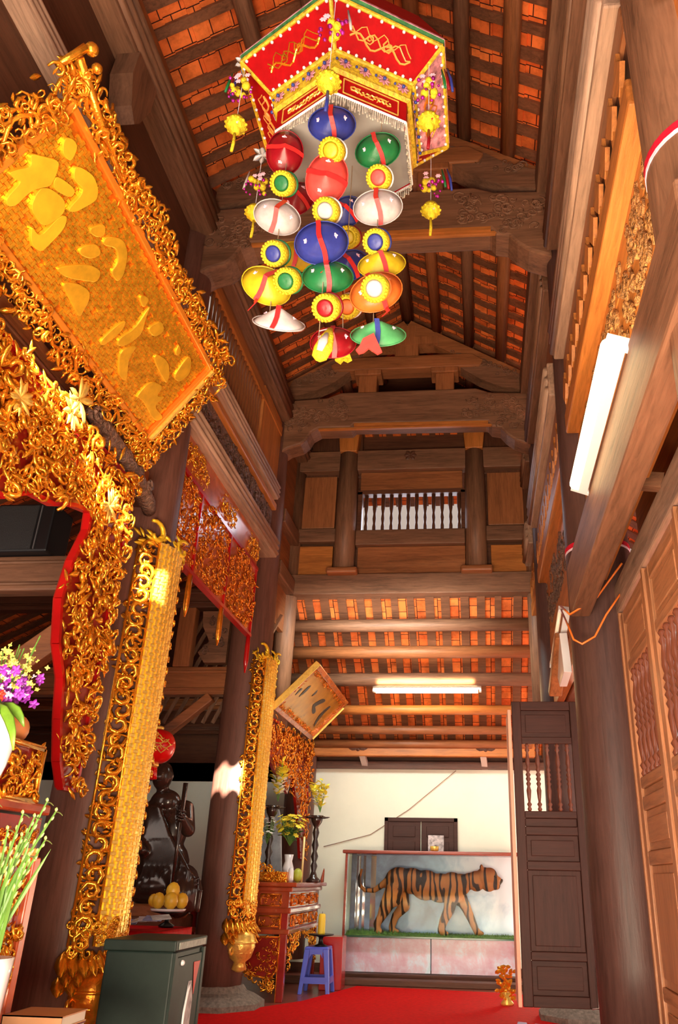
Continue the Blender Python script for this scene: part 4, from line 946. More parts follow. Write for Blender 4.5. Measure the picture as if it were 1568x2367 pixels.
for ch in ([[(.609, .328), (.605, .418), (.655, .391), (.645, .339)]], [[(.861, .282), (.962, .397), (1.082, .41), (1.096, .377), (1.017, .326), (.979, .279), (1.05, .27), (1.14, .25), (1.128, .211), (1.04, .22), (.927, .257)]],
           [[(1.307, .303), (1.362, .40), (1.42, .403), (1.407, .307), (1.439, .21), (1.52, .123), (1.484, .131), (1.367, .192)]], [[(.30, .36), (.36, .40), (.38, .30), (.33, .22)], [(.18, .30), (.24, .32), (.22, .20)]]):
    mb = MB()
    for pl in ch: mb.prism(pl, po, by, pt, pn, .004, rnd_=1)
    mb.build('black_character', M_ink, t)
# ---- carved and gilded valance hung below the left wall, with its long drop beside the column
def valance(name, label, X, outline, n_scroll, rr, border_pts, leafs=.45, mats=None, z=(.02, .07), strips=.022):
    t = thing(name, label, 'carving', (X, outline[0][0], min(p[1] for p in outline)))
    MB().prism(outline, (X - .02, 0, 0), (0, 1, 0), (0, 0, 1), (1, 0, 0), .03).build('red_backing', M_dred, t)
    mb = MB()
    for a, b in zip(border_pts[:-1], border_pts[1:]): mb.bar((X + .01, a[0], a[1]), (X + .01, b[0], b[1]), strips, .035, up=(1, 0, 0))
    mb.build('red_border', M_red, t)
    f_ = pip(outline); ys_ = [p[0] for p in outline]; zs_ = [p[1] for p in outline]
    mb = MB(); scroll_fill(mb, (X, 0, 0), (0, 1, 0), (0, 0, 1), (1, 0, 0), f_, (min(ys_), max(ys_), min(zs_), max(zs_)), n_scroll, rr, z, leafs)
    mb.build('gilded_scrolls', mats or M_gold, t, True)
    return t
o1 = [(1.3, 3.0), (3.84, 2.98), (3.83, 2.5), (3.83, 1.9), (3.83, 1.31), (3.70, 1.31), (3.62, 1.42), (3.55, 1.60), (3.50, 1.78), (3.40, 1.92), (3.34, 2.12), (3.37, 2.32), (3.45, 2.52), (3.44, 2.62), (3.28, 2.58), (3.10, 2.50), (2.92, 2.47), (2.74, 2.36), (2.4, 2.33), (1.9, 2.26), (1.3, 2.2)]
v1 = valance('gilded_valance', 'deep gilded and red openwork valance with a long drop beside the near column', -1.97, o1, 1750, (.022, .048), o1[:5] + o1[5:] )
mb = MB()
for (y, z, r) in ((3.02, 3.02, .12), (2.98, 2.93, .10), (2.6, 2.75, .09), (3.5, 2.68, .10)):
    for k in range(11):
        a = k * 2 * PI / 11 + rnd.random(); mb.leaf((-1.89, y, z), (.35, math.cos(a), math.sin(a)), (1, 0, 0), r, r * .35, .2)
mb.build('sunburst_leaves', M_goldb, v1, True)
side_beam('side_rail', -2.14, -2.02, 1.2, 4.25, 3.02, 3.14, 'dark', 'dark moulded beam between the big gilded board and the valance')
side_beam('side_rail', -2.16, -2.06, 1.2, 4.25, 3.18, 3.28, 'brown', 'brown beam just below the big gilded board', False)
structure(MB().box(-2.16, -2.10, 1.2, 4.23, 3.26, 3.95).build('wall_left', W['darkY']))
t = thing('carved_bracket', 'weathered carved dragon bracket wedged under the big gilded board', 'bracket', (-2.0, 3.75, 3.05))
mb = MB().tube([(-1.98, 3.28, 3.14), (-1.97, 3.45, 3.10), (-1.97, 3.65, 3.09), (-1.98, 3.90, 3.06), (-2.0, 4.15, 3.02), (-2.02, 4.24, 3.0)], [.03, .055, .05, .055, .05, .04], 10); mb.build('bracket_arm', M_carve, t, True)
mb = MB()
for k, (y, r) in enumerate([(3.30, .055), (3.40, .05), (3.54, .045), (3.70, .045), (3.86, .05), (4.02, .045)]): mb.curl((-1.935, y, 3.11 - .02 * k / 2), (0, 1, 0), (0, 0, 1), r, k, 1.3, .28, flip=(-1) ** k)
mb.build('scroll_carving', M_carve, t, True)
# far valance
o2 = [(7.30, 2.34), (9.52, 2.40), (9.52, 1.12), (9.42, 1.14), (9.22, 1.45), (8.95, 1.75), (8.75, 1.96), (8.55, 1.74), (8.35, 1.80), (8.05, 1.86), (7.62, 2.0), (7.30, 2.02)]
valance('gilded_valance', 'far gilded and red carved valance hanging above the small altar', -2.03, o2, 620, (.022, .045), o2[:3] , mats=M_goldd)
side_beam('side_rail', -2.12, -2.0, 7.3, 9.55, 2.36, 2.48, 'dark', 'dark beam between the smaller plaque and the far valance', False)
# ---- red lacquer panel with gilded reliefs between the two columns
X_ = -1.99; t = thing('red_gold_panel', 'red lacquered hanging panel with three gilded relief fields between the columns', 'panel', (X_, 5.5, 2.55))
MB().box(X_ - .015, X_ + .01, 4.45, 6.47, 2.85, 3.76).build('back_board', plain('orange_lacquer', (.50, .10, .02), .25, var=.3, scale=7, coat=.4), t)
mb = MB()
for a in ((4.45, 6.48, 3.455, 3.485), (4.45, 6.48, 2.84, 2.865)): mb.box(X_ - .02, X_ + .03, *a)
for y in (4.95, 5.675, 6.46): mb.box(X_ - .02, X_ + .028, y - .010, y + .010, 2.85, 3.47)
for y in (4.45, 5.68, 6.46): pass
mb.build('red_frame', M_red, t)
for i, (a, b) in enumerate(((4.46, 4.93), (4.97, 5.66), (5.69, 6.44))):
    mb = MB(); scroll_fill(mb, (X_ + .012, 0, 0), (0, 1, 0), (0, 0, 1), (1, 0, 0), lambda s, q, a=a, b=b: ((s - (a + b) / 2) / ((b - a) / 2)) ** 4 + ((q - 3.16) / .29) ** 4 < 1, (a, b, 2.87, 3.45), int((b - a) * 420), (.014, .034), (0, .02), .3)
    mb.build('gilded_relief', M_goldd, t, True)
for i, (a, b) in enumerate(((4.50, 5.02), (5.35, 5.72), (6.12, 6.44))):
    mb = MB(); scroll_fill(mb, (X_ + .012, 0, 0), (0, 1, 0), (0, 0, 1), (1, 0, 0), lambda s, q: True, (a, b, 3.53, 3.70), int((b - a) * 190), (.014, .03), (0, .02), .3)
    mb.build('upper_relief', M_gold, t, True)
for y, zb in ((4.95, 2.54), (5.675, 2.54), (6.46, 2.52)):
    mb = MB().tube([(X_ + .01, y, 2.86), (X_ + .01, y, 2.75), (X_ + .01, y, 2.62), (X_ + .01, y, zb)], [.018, .022, .022, .006], 8); mb.build('pendant', M_goldd if y < 6 else M_red, t, True)
# ---- gilded couplet boards bent around the columns
def couplet(cx, cy, r, z0, z1, label, big=True):
    t = thing('gilded_couplet_board', label, 'couplet board', (cx + r, cy - .1, z0 - .3), 'gilded couplet boards on the columns')
    A0, A1 = math.radians(-66), math.radians(28)
    def P(a, z, h=0): return Vector((cx + (r + h) * math.cos(a), cy + (r + h) * math.sin(a), z))
    a_in0, a_in1 = math.radians(-38), math.radians(14)
    MB().lathe([(r + .030, z0), (r + .050, z0), (r + .050, z1), (r + .030, z1)], (cx, cy, 0), 14, xdir=(1, 0, 0), a0=a_in0, a1=a_in1).build('text_strip', M_goldy, t)
    mb = MB(); n = int((z1 - z0) / .027)
    for i in range(n):
        for j in range(7):
            a = a_in0 + (j + .5) * (a_in1 - a_in0) / 7; z = z0 + (i + .5) * (z1 - z0) / n; c = P(a, z, .052)
            ta = Vector((-math.sin(a), math.cos(a), 0)); na = Vector((math.cos(a), math.sin(a), 0))
            if (i + j) % 2: mb.obox(c, ta * .0165, Vector((0, 0, .0075)), na * .008)
            else: mb.obox(c, ta * .0065, Vector((0, 0, .0165)), na * .008)
    mb.build('woven_ground', M_goldb, t)
    for nm, b0, b1, cnt in (('left_frame', A0, a_in0, 520), ('right_frame', a_in1, A1, 220)):
        mb = MB()
        for a in (b0 + .03, (b1 if nm == 'left_frame' else b0 + .02)):
            mb.tube([P(a, z0, .045), P(a, z1, .045)], .009, 6)
        k = 0; step = .075; z = z0 + .02
        while z < z1:
            am = (b0 + b1) / 2; ta = Vector((-math.sin(am), math.cos(am), 0)); na = Vector((math.cos(am), math.sin(am), 0)); w_ = (b1 - b0) * r * .5
            mb.curl(P(am, z, .05), ta, Vector((0, 0, 1)), w_ * 1.0, rnd.uniform(0, 6), rnd.uniform(.8, 1.3), .27, 6, 9, lift=.012, flip=(-1) ** k)
            mb.tube([P(b0 + .03, z + step / 2, .045), P(b1 - .02, z + step / 2 + rnd.uniform(-.02, .02), .045)], .007, 5)
            if k % 4 == 0: mb.leaf(P(am, z, .055), Vector((0, 0, 1)) + ta * rnd.uniform(-.5, .5), na, .07, .03, .2)
            z += step; k += 1
        for k in range(cnt // 2):
            a = rnd.uniform(b0, b1); zz = rnd.uniform(z0, z1); na = Vector((math.cos(a), math.sin(a), 0)); ta = Vector((-math.sin(a), math.cos(a), 0))
            mb.leaf(P(a, zz, .045), ta * rnd.uniform(-1, 1) + Vector((0, 0, rnd.uniform(-1, 1))), na, .045, .02, .3)
        mb.build(nm, M_gold, t, True)
    # top scroll
    am = math.radians(-20); ta = Vector((-math.sin(am), math.cos(am), 0)); na = Vector((math.cos(am), math.sin(am), 0)); up = Vector((0, 0, 1))
    mb = MB(); mb.curl(P(am - .45, z1 + .04, .06), ta, up, .085, 2.2, -.8, .2, 8, 12); mb.curl(P(am + .45, z1 + .02, .06), ta, up, .07, 1.0, .9, .22, 8, 12); mb.curl(P(am + .9, z1 + .0, .05), ta, up, .05, 1.0, 1.2, .26, 8, 12)
    for k in range(26): mb.leaf(P(rnd.uniform(A0, A1), z1 + rnd.uniform(-.05, .06), .05), ta * rnd.uniform(-1, 1) + up * rnd.uniform(-.2, 1), na, .07, .03, .3)
    mb.build('top_scroll', M_goldy, t, True)
    # lotus below
    mb = MB()
    for ring_, (zz, rr_, n) in enumerate(((z0 - .02, .06, 11), (z0 - .07, .055, 10), (z0 - .12, .05, 9))):
        for k in range(n):
            a = A0 + (A1 - A0) * (k + .5 * (ring_ % 2)) / (n - 1); na_ = Vector((math.cos(a), math.sin(a), 0))
            mb.leaf(P(a, zz, .035), -up + na_ * .35, na_, rr_ * 1.9, .075, -.35)
    for k in range(60):
        a = rnd.uniform(A0, A1); na_ = Vector((math.cos(a), math.sin(a), 0)); ta_ = Vector((-math.sin(a), math.cos(a), 0))
        mb.curl(P(a, z0 + rnd.uniform(-.1, .12), .06), ta_, up, rnd.uniform(.018, .034), rnd.uniform(0, 6), 1.1, .26)
    mb.build('lotus_carving', M_gold, t, True)
    mb = MB().lathe([(.02, -.40), (.06, -.38), (.045, -.33), (.085, -.30), (.115, -.22), (.10, -.14), (.05, -.10)], P(am - .15, z0, .03), 14)
    mb.curl(P(am - .55, z0 - .25, .05), ta, up, .04, 0, 1.2, .3, 8, 10); mb.ball(P(am - .2, z0 - .36, .05), .035, 10)
    for k in range(3): mb.lathe([(.092 + .011 * k, 0), (.100 + .011 * k, .008), (.092 + .011 * k, .016)], P(am - .15, z0 - .27 + .035 * k, .03), 16)
    mb.build('finial', M_goldb if not big else M_goldd, t, True)
    return t
couplet(-2.14, 4.43, .225, .62, 2.80, 'tall gilded couplet board curving around the near left column')
couplet(-2.14, 7.10, .205, .66, 2.78, 'tall gilded couplet board curving around the farther left column by the altar', False)
# ================================================================== big hexagonal votive lantern
LC = Vector((-.50, 2.29, 0)); t = thing('votive_lantern', 'large hexagonal red and yellow votive lantern hung with beads, top centre', 'lantern', (-.50, 2.29, 3.67))
def hexp(R, z, k): a = math.radians(-90 + 60 * k); return Vector((LC.x + R * math.cos(a), LC.y + R * math.sin(a), z))
M_lred = cloth('lantern_red', (.33, .002, .004), .65)
M_lyel = plain('lantern_yellow', (.58, .38, .02), .5, var=.5, scale=60, bs=.6)
M_lpink = plain('lantern_pink_print', (.55, .22, .27), .5, var=.8, scale=28)
M_lgreen = plain('lantern_green', (.05, .20, .07), .45, var=.6, scale=30)
M_lgrey = plain('lantern_grey_cloth', (.26, .25, .24), .8, var=.12, scale=5)
M_fringe = plain('silver_fringe', (.70, .66, .55), .3, .35, var=.6, scale=50)
M_purp = plain('purple_tinsel', (.45, .02, .30), .2, .6, var=.6, scale=40)
M_teal = plain('teal_cloth', (.05, .25, .30), .5)
def hexband(R0, z0, R1, z1, m, name, th=.008):
    mb = MB()
    for k in range(6):
        a, b, c, d = hexp(R0, z0, k), hexp(R0, z0, k + 1), hexp(R1, z1, k + 1), hexp(R1, z1, k)
        nn = (b - a).cross(d - a).normalized() * th
        mb.add([a, b, c, d, a - nn, b - nn, c - nn, d - nn], [(0, 1, 2, 3), (7, 6, 5, 4), (0, 4, 5, 1), (2, 6, 7, 3), (1, 5, 6, 2), (0, 3, 7, 4)])
    return mb.build(name, m, t)
for k in range(6):
    a, b, c, d = hexp(.337, 3.88, k), hexp(.337, 3.88, k + 1), hexp(.478, 4.0, k + 1), hexp(.478, 4.0, k)
    nn = (b - a).cross(d - a).normalized()
    if nn.z > 0: nn = -nn
    p = MB().add([a, b, c, d] + [v - nn * .006 for v in (a, b, c, d)], [(0, 1, 2, 3), (7, 6, 5, 4), (0, 4, 5, 1), (2, 6, 7, 3), (1, 5, 6, 2), (0, 3, 7, 4)]).build('red_panel' if k != 1 else 'pink_panel', M_lred if k not in (1,) else M_lpink, t)
    ux = (b - a).normalized(); uy = ((d + c) / 2 - (a + b) / 2).normalized(); ce = (a + b + c + d) / 4 + nn * .004
    mb = MB()
    for q in range(3):                      # looping dragon print
        pts = []
        for j in range(15):
            s = -.13 + .26 * j / 14; pts.append(ce + ux * s + uy * (.02 * math.sin(j * (.9 + .25 * q) + q * 2) + (q - 1) * .016))
        mb.tube(pts, .0045 - .001 * q, 5)
    mb.curl(ce + ux * .03, ux, uy, .025, q, 1.3, .2); mb.curl(ce - ux * .05, ux, uy, .02, q + 2, 1.3, .2)
    mb.build('dragon_print', M_gold if k % 2 else plain('orange_print', (.75, .30, .06), .4), p)
    mb = MB(); npp = 10
    for j in range(npp):
        for e0, e1 in ((a, b), (d, c)):
            s = (j + .5) / npp; mb.ball(e0.lerp(e1, s) + nn * .006 + uy * (.012 if e0 is a else -.012), .0075, 6)
    mb.build('bead_row', M_porc, p, True)
    mb = MB()
    for e0, e1 in ((a, b), (b, c), (d, c)): mb.tube([e0 + nn * .004, e1 + nn * .004], .0085, 6)
    mb.build('yellow_piping', M_lyel, p)
hexband(.480, 4.0, .490, 4.03, M_lgreen, 'green_rim')
hexband(.492, 4.03, .487, 4.045, M_lpink, 'pink_rim')
hexband(.322, 3.795, .335, 3.88, M_lyel, 'yellow_band')
hexband(.305, 3.68, .308, 3.79, M_lred, 'lower_red_band')
hexband(.312, 3.785, .328, 3.797, M_lyel, 'step_band')
# rosettes
ros = MB(); dots = MB(); wht = MB()
for k in range(6):
    a, b = hexp(.331, 3.838, k), hexp(.331, 3.838, k + 1); ux = (b - a).normalized(); nn = Vector((ux.y, -ux.x, 0))
    if nn.dot(a - LC) < 0: nn = -nn
    for j in range(4):
        c = a.lerp(b, (j + .5) / 4) + nn * .006 - Vector((0, 0, .006))
        ros = MB()
        for q in range(8):
            an = q * PI / 4; ros.leaf(c, ux * math.cos(an) + Vector((0, 0, 1)) * math.sin(an), nn, .030, .016, .05)
        ros.build('rosette', M_lpink, t, True)
        dots.ball(c + nn * .008, .008, 6)
        c2 = a.lerp(b, j / 4 + .02) + nn * .006; dots.ball(c2, .006, 6)
    a, b = hexp(.306, 3.735, k), hexp(.306, 3.735, k + 1)
    mb_ = wht
    for (s0, z_) in ((0, -.040), (0, .040)): mb_.bar(a.lerp(b, .12) + nn * .004 + Vector((0, 0, z_)), a.lerp(b, .88) + nn * .004 + Vector((0, 0, z_)), .003, .005)
    for s0 in (.12, .88): mb_.bar(a.lerp(b, s0) + nn * .004 + Vector((0, 0, -.04)), a.lerp(b, s0) + nn * .004 + Vector((0, 0, .04)), .003, .005)
    for j in range(9):
        s = .25 + .5 * j / 8; mb_.curl(a.lerp(b, s) + nn * .004, ux, Vector((0, 0, 1)), .018, j, 1, .2, 4, 6)
dots.build('sequins', plain('blue_sequins', (.03, .05, .25), .2), t, True); wht.build('gold_outline', M_goldb, t)
# fringe and underside
mb = MB()
for k in range(6):
    a, b = hexp(.303, 3.675, k), hexp(.303, 3.675, k + 1)
    for j in range(34):
        p = a.lerp(b, (j + .5) / 34); L = rnd.uniform(.035, .055); mb.tube([p, p + Vector((rnd.uniform(-.004, .004), rnd.uniform(-.004, .004), -L))], [.0022, .0036], 4)
mb.build('silver_fringe', M_fringe, t)
mb = MB()
for k in range(6): mb.tube([hexp(.306, 3.678, k), hexp(.306, 3.678, k + 1)], .005, 6)
mb.build('white_hem', M_porc, t)
MB().add([hexp(.30, 3.682, k) for k in range(6)] + [hexp(.30, 3.69, k) for k in range(6)], [(0, 1, 2, 3, 4, 5), (11, 10, 9, 8, 7, 6)] + [(i, (i + 1) % 6, 6 + (i + 1) % 6, 6 + i) for i in range(6)]).build('underside', M_lgrey, t)
hexband(.487, 4.045, .36, 4.30, M_lred, 'upper_band'); hexband(.36, 4.30, .06, 4.45, M_lyel, 'top_cone')
MB().tube([(LC.x, LC.y, 4.44), (LC.x, LC.y, 6.65)], .006, 6).build('hanging_cord', M_black, t)

# ---- hangings
M_hat = {'blue': cloth('blue_satin', (.025, .035, .22), .4), 'red': cloth('dark_red_satin', (.24, .004, .01), .35), 'green': cloth('green_satin', (.012, .14, .04), .4), 'pink': cloth('salmon_satin', (.60, .06, .05), .42),
         'white': cloth('white_satin', (.46, .40, .40), .5), 'yellow': cloth('yellow_satin', (.52, .36, .012), .42), 'orange': cloth('orange_red_satin', (.60, .13, .02), .42), 'lgreen': cloth('light_green_satin', (.07, .30, .11), .45)}
M_rib = cloth('red_ribbon', (.60, .02, .02), .4); M_cro = plain('yellow_crochet', (.66, .50, .012), .6, var=.3, scale=70, bs=1.0)
M_flw = plain('pink_flower_bead', (.85, .50, .60), .35)
def conical_hat(label, pos, col, roll=0, tilt=.0, yaw=.0, R=.062, h=.056, tail=0, rib=M_rib, ribs=1, two=None):
    """small satin cone hat; its apex looks down toward the visitors"""
    R *= 1.14; pos = Vector(pos); d = (Vector((-.15, .0, 1.3)) - pos).normalized()
    ax = (d * .80 + Vector((0, 0, .35)) + Vector((yaw, 0, tilt))).normalized()
    x = Vector((math.cos(roll), 0, math.sin(roll))); x = (x - ax * x.dot(ax)).normalized(); y = ax.cross(x)
    t = thing('conical_hat', label, 'hat', tuple(pos), 'satin conical hats on the lantern strings')
    mb = MB(); n = 28; vs = []
    for (r, hh) in ((R * .98, -.003), (R, 0), (R * .72, h * .31), (R * .42, h * .62), (R * .15, h * .89), (.0005, h)):
        for j in range(n):
            a = 2 * PI * j / n; rr = r * (1 + .05 * math.cos(2 * a)); fold = -.10 * h * (abs(math.cos(a)) ** 8) * (r / R)
            vs.append(pos + x * math.cos(a) * rr * 1.08 + y * math.sin(a) * rr * .92 + ax * (hh + fold))
    fs = [(i * n + j, i * n + (j + 1) % n, (i + 1) * n + (j + 1) % n, (i + 1) * n + j) for i in range(5) for j in range(n)]
    vs.append(pos + ax * (h * .55)); fs += [(len(vs) - 1, (j + 1) % n, j) for j in range(n)]
    mb.add(vs, fs).build('cone', M_hat[col], t, True)
    MB().tube([pos + x * math.cos(2 * PI * j / n) * R * 1.10 * (1 + .05 * math.cos(4 * PI * j / n)) + y * math.sin(2 * PI * j / n) * R * .94 * (1 + .05 * math.cos(4 * PI * j / n)) for j in range(n + 1)], .0022, 5, cap=False).build('rim', M_hat[col], t, True)
    mb = MB(); w_ = .0085; pts = []
    for j in range(9):
        s = -1 + j / 4; pts.append(pos + y * (s * R * .93) + ax * (h * (1.06 - abs(s)) + .004) + x * .004 * math.sin(j))
    vs = [];
    for p in pts: vs += [p - x * w_, p + x * w_, p + x * w_ - ax * .0015, p - x * w_ - ax * .0015]
    mb.add(vs, [(4 * i + a, 4 * i + (a + 1) % 4, 4 * i + 4 + (a + 1) % 4, 4 * i + 4 + a) for i in range(8) for a in range(4)])
    if tail:
        e = pts[0] if y.z > 0 else pts[-1]; mb.tube([e, e + Vector((.01, -.02, -.03)), e + Vector((-.01 * tail, -.025, -.06 * tail))], [.008, .010, .006], 6, flat=.25)
    mb.build('ribbon', rib, t)
    mb = MB()
    for s_ in (-1, 1):
        c = pos + x * s_ * R * .62 + y * R * .12 + ax * (h * .42)
        for q in range(5):
            an = q * 2 * PI / 5; mb.leaf(c, x * math.cos(an) + y * math.sin(an), ax, .011, .008, .1)
        mb.ball(c + ax * .003, .003, 6)
    mb.build('flower_beads', M_flw, t)
    return t
def crochet_basket(label, pos, bottom='yellow', R=.048, trim='green', dirv=(.12, .62, .62), hgt=.05):
    pos = Vector(pos); ax = Vector(dirv).normalized(); t = thing('crochet_basket', label, 'basket', tuple(pos), 'yellow crocheted baskets between the hats')
    prof = [(R * .70, 0), (R * .95, .002), (R * 1.0, .010), (R * .98, hgt * .6), (R * .92, hgt)]
    MB().lathe(prof, pos, 22, axis=ax).build('basket_body', M_cro, t, True)
    mb = MB()
    for k in range(22):
        a = 2 * PI * k / 22; xx = ax.orthogonal().normalized(); yy = ax.cross(xx); mb.ball(pos + xx * math.cos(a) * R * .88 + yy * math.sin(a) * R * .88 - ax * .001, .0058, 6)
    mb.build('knotted_edge', M_cro, t, True)
    MB().lathe([(.0005, -.002), (R * .45, -.005), (R * .66, .001)], pos, 20, axis=ax).build('coloured_base', M_hat[bottom] if bottom in M_hat else bottom, t, True)
    MB().lathe([(R * .95, hgt), (R * 1.02, hgt + .003), (R * 1.0, hgt + .012), (R * .9, hgt + .016)], pos, 22, axis=ax).build('trim', M_hat.get(trim, M_porc) if trim != 'white' else M_porc, t, True)
    return t
HB = [('conical_hat', 'blue satin hat with a red ribbon, topmost in the middle string', (-.5, 2.0, 3.52), 'blue', dict(roll=.1, R=.068)),
      ('conical_hat', 'dark red satin hat at the top of the left string', (-.71, 2.12, 3.53), 'red', dict(roll=1.5, R=.070)),
      ('conical_hat', 'green satin hat with a red ribbon at the top of the right string', (-.34, 2.12, 3.51), 'green', dict(roll=.35, R=.068)),
      ('conical_hat', 'salmon red satin hat in the middle string above the white-based basket', (-.51, 2.03, 3.27), 'pink', dict(roll=1.35, R=.074, tilt=-.1)),
      ('conical_hat', 'dark red satin hat hanging behind, between the left and middle strings', (-.71, 2.35, 3.53), 'red', dict(roll=.9)),
      ('conical_hat', 'white satin hat with a red ribbon in the left string', (-.71, 2.12, 3.19), 'white', dict(roll=-.35, R=.068)),
      ('conical_hat', 'white satin hat with a red ribbon in the right string', (-.33, 2.12, 3.21), 'white', dict(roll=.15, R=.070)),
      ('conical_hat', 'big blue satin hat in the centre of the cluster with a red tail', (-.51, 2.03, 2.96), 'blue', dict(roll=.2, R=.072, tail=1, tilt=-.2)),
      ('conical_hat', 'blue satin hat half hidden behind the middle string, below the salmon hat', (-.51, 2.4, 3.49), 'blue', dict(roll=.9)),
      ('conical_hat', 'yellow satin hat with a red ribbon in the right string', (-.31, 2.14, 2.95), 'yellow', dict(roll=.3, R=.066, tilt=.2)),
      ('conical_hat', 'yellow satin hat with a red tail low in the left string', (-.72, 2.12, 2.86), 'yellow', dict(roll=-.5, R=.070, tail=1.1)),
      ('conical_hat', 'green satin hat below the big blue hat in the middle', (-.49, 2.08, 2.85), 'green', dict(roll=.1, R=.068, tilt=.1)),
      ('conical_hat', 'small blue satin hat peeping out behind the green middle hat', (-.47, 2.35, 3.15), 'blue', dict(roll=.6)),
      ('conical_hat', 'red and yellow satin hat low in the right string', (-.32, 2.1, 2.79), 'orange', dict(roll=.5, R=.072, tail=.9)),
      ('conical_hat', 'white satin hat seen edge-on at the bottom of the left string', (-.66, 2.12, 2.69), 'white', dict(roll=-.15, R=.070, tilt=.5)),
      ('conical_hat', 'dark red satin hat at the bottom of the middle string', (-.47, 2.15, 2.62), 'red', dict(roll=.1, R=.060)),
      ('conical_hat', 'light green satin hat with a blue ribbon at the bottom of the right string', (-.31, 2.12, 2.62), 'lgreen', dict(roll=.0, R=.072, tilt=.35, rib=M_hat['blue'])),
      ('conical_hat', 'yellow satin hat hanging behind between the left and middle strings', (-.7, 2.4, 3.26), 'yellow', dict(roll=-.3))]
for nm, lab, p, col, kw in HB: conical_hat(lab, p, col, **kw)
for lab, p, bt_, tr in [('yellow crocheted basket with a plain yellow base, right under the topmost blue hat', (-.49, 1.97, 3.345), 'yellow', 'white'), ('yellow crocheted basket with a green base in the left string', (-.70, 2.09, 3.33), 'green', 'green'),
        ('yellow crocheted basket with a white base in the middle string', (-.50, 2.0, 3.08), 'white', 'white'), ('yellow crocheted basket with a red base in the right string', (-.33, 2.09, 3.33), 'pink', 'white'),
        ('yellow crocheted basket with a blue base in the left string', (-.70, 2.09, 2.98), 'blue', 'green'), ('yellow crocheted basket with a blue base in the right string', (-.33, 2.09, 3.01), 'blue', 'blue'),
        ('yellow crocheted basket with a white base resting on the red and yellow hat', (-.315, 2.02, 2.735), 'white', 'orange'), ('yellow crocheted basket with a green base tilted beside the low yellow hat', (-.64, 2.08, 2.84), 'green', 'green'),
        ('yellow crocheted basket with a red base low in the middle string', (-.48, 2.03, 2.67), 'red', 'red'), ('yellow crocheted basket half hidden behind the blue hat in the middle', (-.50, 2.42, 3.37), 'yellow', 'red'),
        ('yellow crocheted basket half hidden behind the low middle basket', (-.46, 2.3, 2.90), 'orange', 'white')]:
    crochet_basket(lab, p, bt_, trim=tr)
# strings
for lab, x, y, z0 in (('left', -.70, 2.12, 2.70), ('middle', -.50, 2.05, 2.52), ('right', -.33, 2.12, 2.56), ('hidden rear left', -.70, 2.38, 3.2), ('hidden rear right', -.48, 2.33, 2.88)):
    tag(MB().tube([(x, y, 3.68), (x, y + .01, z0)], .0018, 5).build('hanging_string', plain('string', (.3, .2, .12), .8)), '%s string carrying hats and baskets below the lantern' % lab, 'string')
# loose cloth pieces at the ends
t = thing('cloth_slipper', 'long yellow and white cloth slipper hanging lowest in the middle', 'slipper', (-.46, 2.0, 2.40))
MB().tube([(-.45, 2.0, 2.56), (-.455, 1.99, 2.52), (-.465, 1.985, 2.47), (-.475, 1.985, 2.435), (-.48, 1.99, 2.425)], [.008, .022, .032, .026, .008], 12, flat=.55, up=(0, 1, 0)).build('sole', M_cro, t, True)
MB().tube([(-.453, 1.972, 2.52), (-.462, 1.962, 2.48), (-.472, 1.968, 2.45)], [.006, .016, .010], 10, flat=.5, up=(0, 1, 0)).build('lining', M_hat['white'], t, True)
MB().tube([(-.50, 2.06, 2.60), (-.45, 2.0, 2.56)], .002, 4).build('cord', M_porc, t)
t = thing('cloth_fan', 'salmon pink cloth fan shape below the light green hat', 'cloth charm', (-.32, 2.06, 2.48))
MB().prism([(-.35, 2.555), (-.315, 2.575), (-.285, 2.50), (-.30, 2.49), (-.33, 2.515), (-.345, 2.50), (-.362, 2.495), (-.372, 2.51), (-.360, 2.525)], (0, 2.05, 0), (1, 0, 0), (0, 0, 1), (0, 1, 0), .008).build('fan', M_hat['pink'], t)
t = thing('cloth_fan', 'yellow cloth fan shape hanging behind the low yellow slipper', 'cloth charm', (-.44, 2.2, 2.56))
MB().prism([(-.47, 2.66), (-.44, 2.67), (-.415, 2.60), (-.43, 2.59), (-.445, 2.60), (-.455, 2.585), (-.475, 2.60)], (0, 2.22, 0), (1, 0, 0), (0, 0, 1), (0, 1, 0), .010).build('fan', M_cro, t)
MB().tube([(-.45, 2.225, 2.665), (-.48, 2.33, 2.90)], .002, 4).build('cord', M_porc, t)
